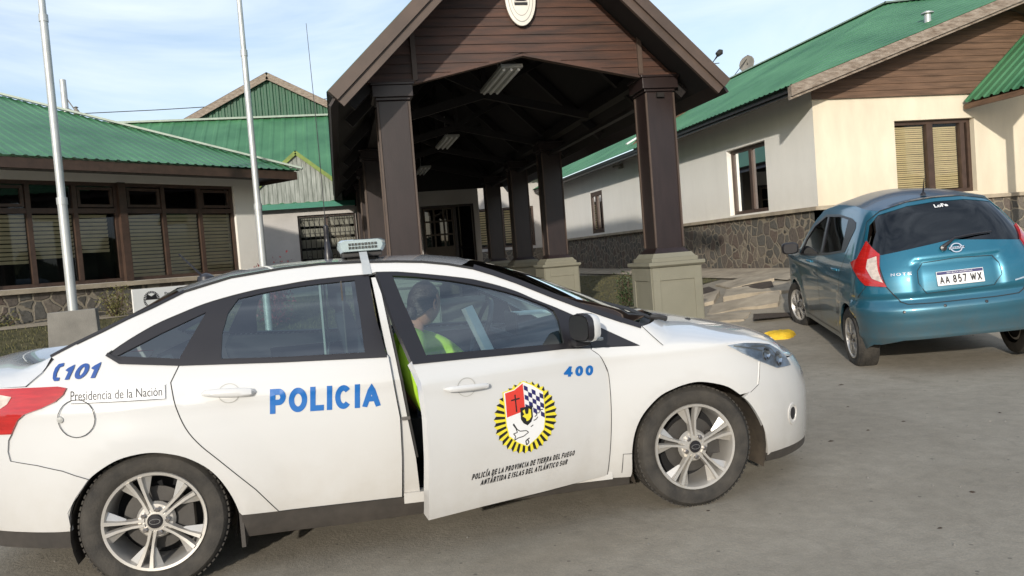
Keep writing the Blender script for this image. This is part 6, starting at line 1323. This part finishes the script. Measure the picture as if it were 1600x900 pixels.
for tx, x0, x1 in (('AA', -.178, -.095), ('857', -.066, .052), ('WX', .083, .180)): block_text('plate_lettering', tx, ((x0, .024), (x1, .024), (x1, -.050), (x0, -.050)), lambda a, b_: pf(a, b_, .006), M_['blk'], pl_, .20, .20)
text_on('plate_lettering', 'REPUBLICA ARGENTINA', ((-.11, .053), (.11, .053), (.11, .042), (-.11, .042)), lambda a, b_: pf(a, b_, .0065), M_['wht'], pl_, .0)
cL = BC(-.012, 1.152, .012); nL = Vector((-.95, 0, .3)).normalized(); tL = Vector((0, 1, 0)); uL = nL.cross(tL).normalized(); uL = uL if uL.z > 0 else -uL
b = MB(); n = 32; prof = [(0.056, .0), (.052, .007), (.042, .007), (.039, .0)]
V = [cL + tL * (r * cos(2 * pi * k / n)) + uL * (r * .86 * sin(2 * pi * k / n)) + nL * h for r, h in prof for k in range(n)]; b.add(V, [(i * n + k, i * n + (k + 1) % n, (i + 1) * n + (k + 1) % n, (i + 1) * n + k) for i in range(3) for k in range(n)])
b.add([cL + tL * x + uL * z + nL * .009 for x, z in ((-.066, -.011), (.066, -.011), (.066, .011), (-.066, .011))] + [cL + tL * x + uL * z for x, z in ((-.066, -.011), (.066, -.011), (.066, .011), (-.066, .011))], [(0, 1, 2, 3), (0, 4, 5, 1), (1, 5, 6, 2), (2, 6, 7, 3), (3, 7, 4, 0)]); b.build('maker_badge', M_['chrome'], BCAR, smooth=True)
text_on('badge_lettering', 'NISSAN', ((.045, 1.158), (-.069, 1.158), (-.069, 1.145), (.045, 1.145)), lambda a, b_: BC(a, b_, .0225), M_['blk'], BCAR, .02)
block_text('badge_lettering', 'NOTE', ((.425, .985), (.300, .985), (.300, .960), (.425, .960)), bfn(.006), M_['chrome'], BCAR, .17, .25)
bpart('trim_badge', [[(-.33, .82), (-.40, .835), (-.405, .822), (-.33, .807)]], M_['chrome'], .006, .03, .003, True)
text_on('window_sticker', 'LoFe', ((.035, 1.562), (-.095, 1.562), (-.095, 1.532), (.035, 1.532)), bfn(.001), M_['wht'], BCAR, .03)
b = MB(); w_ = [BC(.078, 1.17, .02), BC(.03, 1.20, .035), BC(-.014, 1.232, .03), BC(-.15, 1.25, .022), BC(-.30, 1.255, .016)]; b.tube(w_, [.022, .016, .012, .009, .006], 8); b.lathe([(.03, 0), (.028, .03), (.001, .035)], BC(.078, 1.165, .0), (-1, 0, .2), 14); b.build('rear_wiper', M_['carblack'], BCAR, smooth=True)
b = MB(); r1 = Vector((-.02, .02, 1.672)); b.lathe([(.03, 0), (.022, .02), (.01, .03)], (.08, .02, 1.655), n=12); b.tube([(.08, .02, 1.68), (.05, .02, 1.75), (.02, .02, 1.82)], [.008, .006, .004], 6); b.build('roof_aerial', M_['carblack'], BCAR, smooth=True)
for s_, z_ in ((.372, .626), (.13, .652), (-.13, .652), (-.372, .626)):
    b = MB(); b.lathe([(.014, .0), (.011, .003), (.001, .004)], BC(s_, z_, .0), BC(s_, z_, .03) - BC(s_, z_, 0), 12); b.build('parking_sensor', M_['carblack'], BCAR, smooth=True)
b = MB(); b.box((2.9 - .0, .80, 1.02), (3.02, .90, 1.06)); mp_ = MB(); V = []
for (dx, s) in ((-.07, .8), (-.05, .98), (0, 1.0), (.06, .8), (.09, .3)):
    for k in range(18):
        a = 2 * pi * k / 18; sp = lambda v: (abs(v) ** .6) * (1 if v >= 0 else -1); V.append((2.36 + dx, .925 + sp(cos(a)) * .105 * s, 1.10 + sp(sin(a)) * .078 * s))
mp_.add(V, [(i * 18 + k, i * 18 + (k + 1) % 18, (i + 1) * 18 + (k + 1) % 18, (i + 1) * 18 + k) for i in range(4) for k in range(18)] + [tuple(range(18)), tuple(72 + k for k in range(18))]); mp_.box((2.34, .76, 1.03), (2.42, .90, 1.08))
mm_ = mp_.build('wing_mirror', M_['carblack'], BCAR, smooth=True); o = mm_.copy(); COL.objects.link(o); o.scale = (1, -1, 1)
for s_ in (2.72, 1.50):
    b = MB(); V = []
    for i in range(9):
        u = i / 8; bow = .010 + .03 * sin(pi * u)
        for k in range(6): a = 2 * pi * k / 6; V.append(BC(s_ - .1 + .2 * u, .975 + .012 * cos(a), bow + .008 * sin(a)))
    b.add(V, [(i * 6 + k, i * 6 + (k + 1) % 6, (i + 1) * 6 + (k + 1) % 6, (i + 1) * 6 + k) for i in range(8) for k in range(6)] + [tuple(range(6)), tuple(48 + k for k in range(6))]); b.build('door_handle', M_['teal'], BCAR, smooth=True)
v0_ = mk_wheel(BCAR, (0, .838, .308), .308, .205, .185, radians(20), pi); v1_ = dup(v0_, (2.60, .838, .308), pi + radians(14)); v2_ = dup(v0_, (0, -.838, .308), 0); v3_ = dup(v0_, (2.6, -.838, .308), radians(14))
for cx in (0.0, 2.6):
    for sg in (-1, 1): liner(BCAR, cx, sg, .352, .80, .50, 8)
b = MB(); b.box((-.45, -.60, .40), (3.1, .60, .46)); b.box((.40, -.76, .24), (2.2, .76, .40)); b.build('underbody', M_['dark'], BCAR)
b = MB(); b.box((.1, -.62, .75), (.25, .62, 1.15)); b.box((1.2, -.62, .7), (1.35, -.1, 1.22)); b.box((1.2, .1, .7), (1.35, .62, 1.22)); b.box((1.22, -.48, 1.24), (1.32, -.24, 1.40)); b.box((1.22, .24, 1.24), (1.32, .48, 1.40)); b.build('seats', M_['seat'], BCAR, bevel=.03, smooth=True)
b = MB(); b.box((-.3, -.72, .4), (2.6, .72, .42)); b.build('cabin_floor', M_['dark'], BCAR)
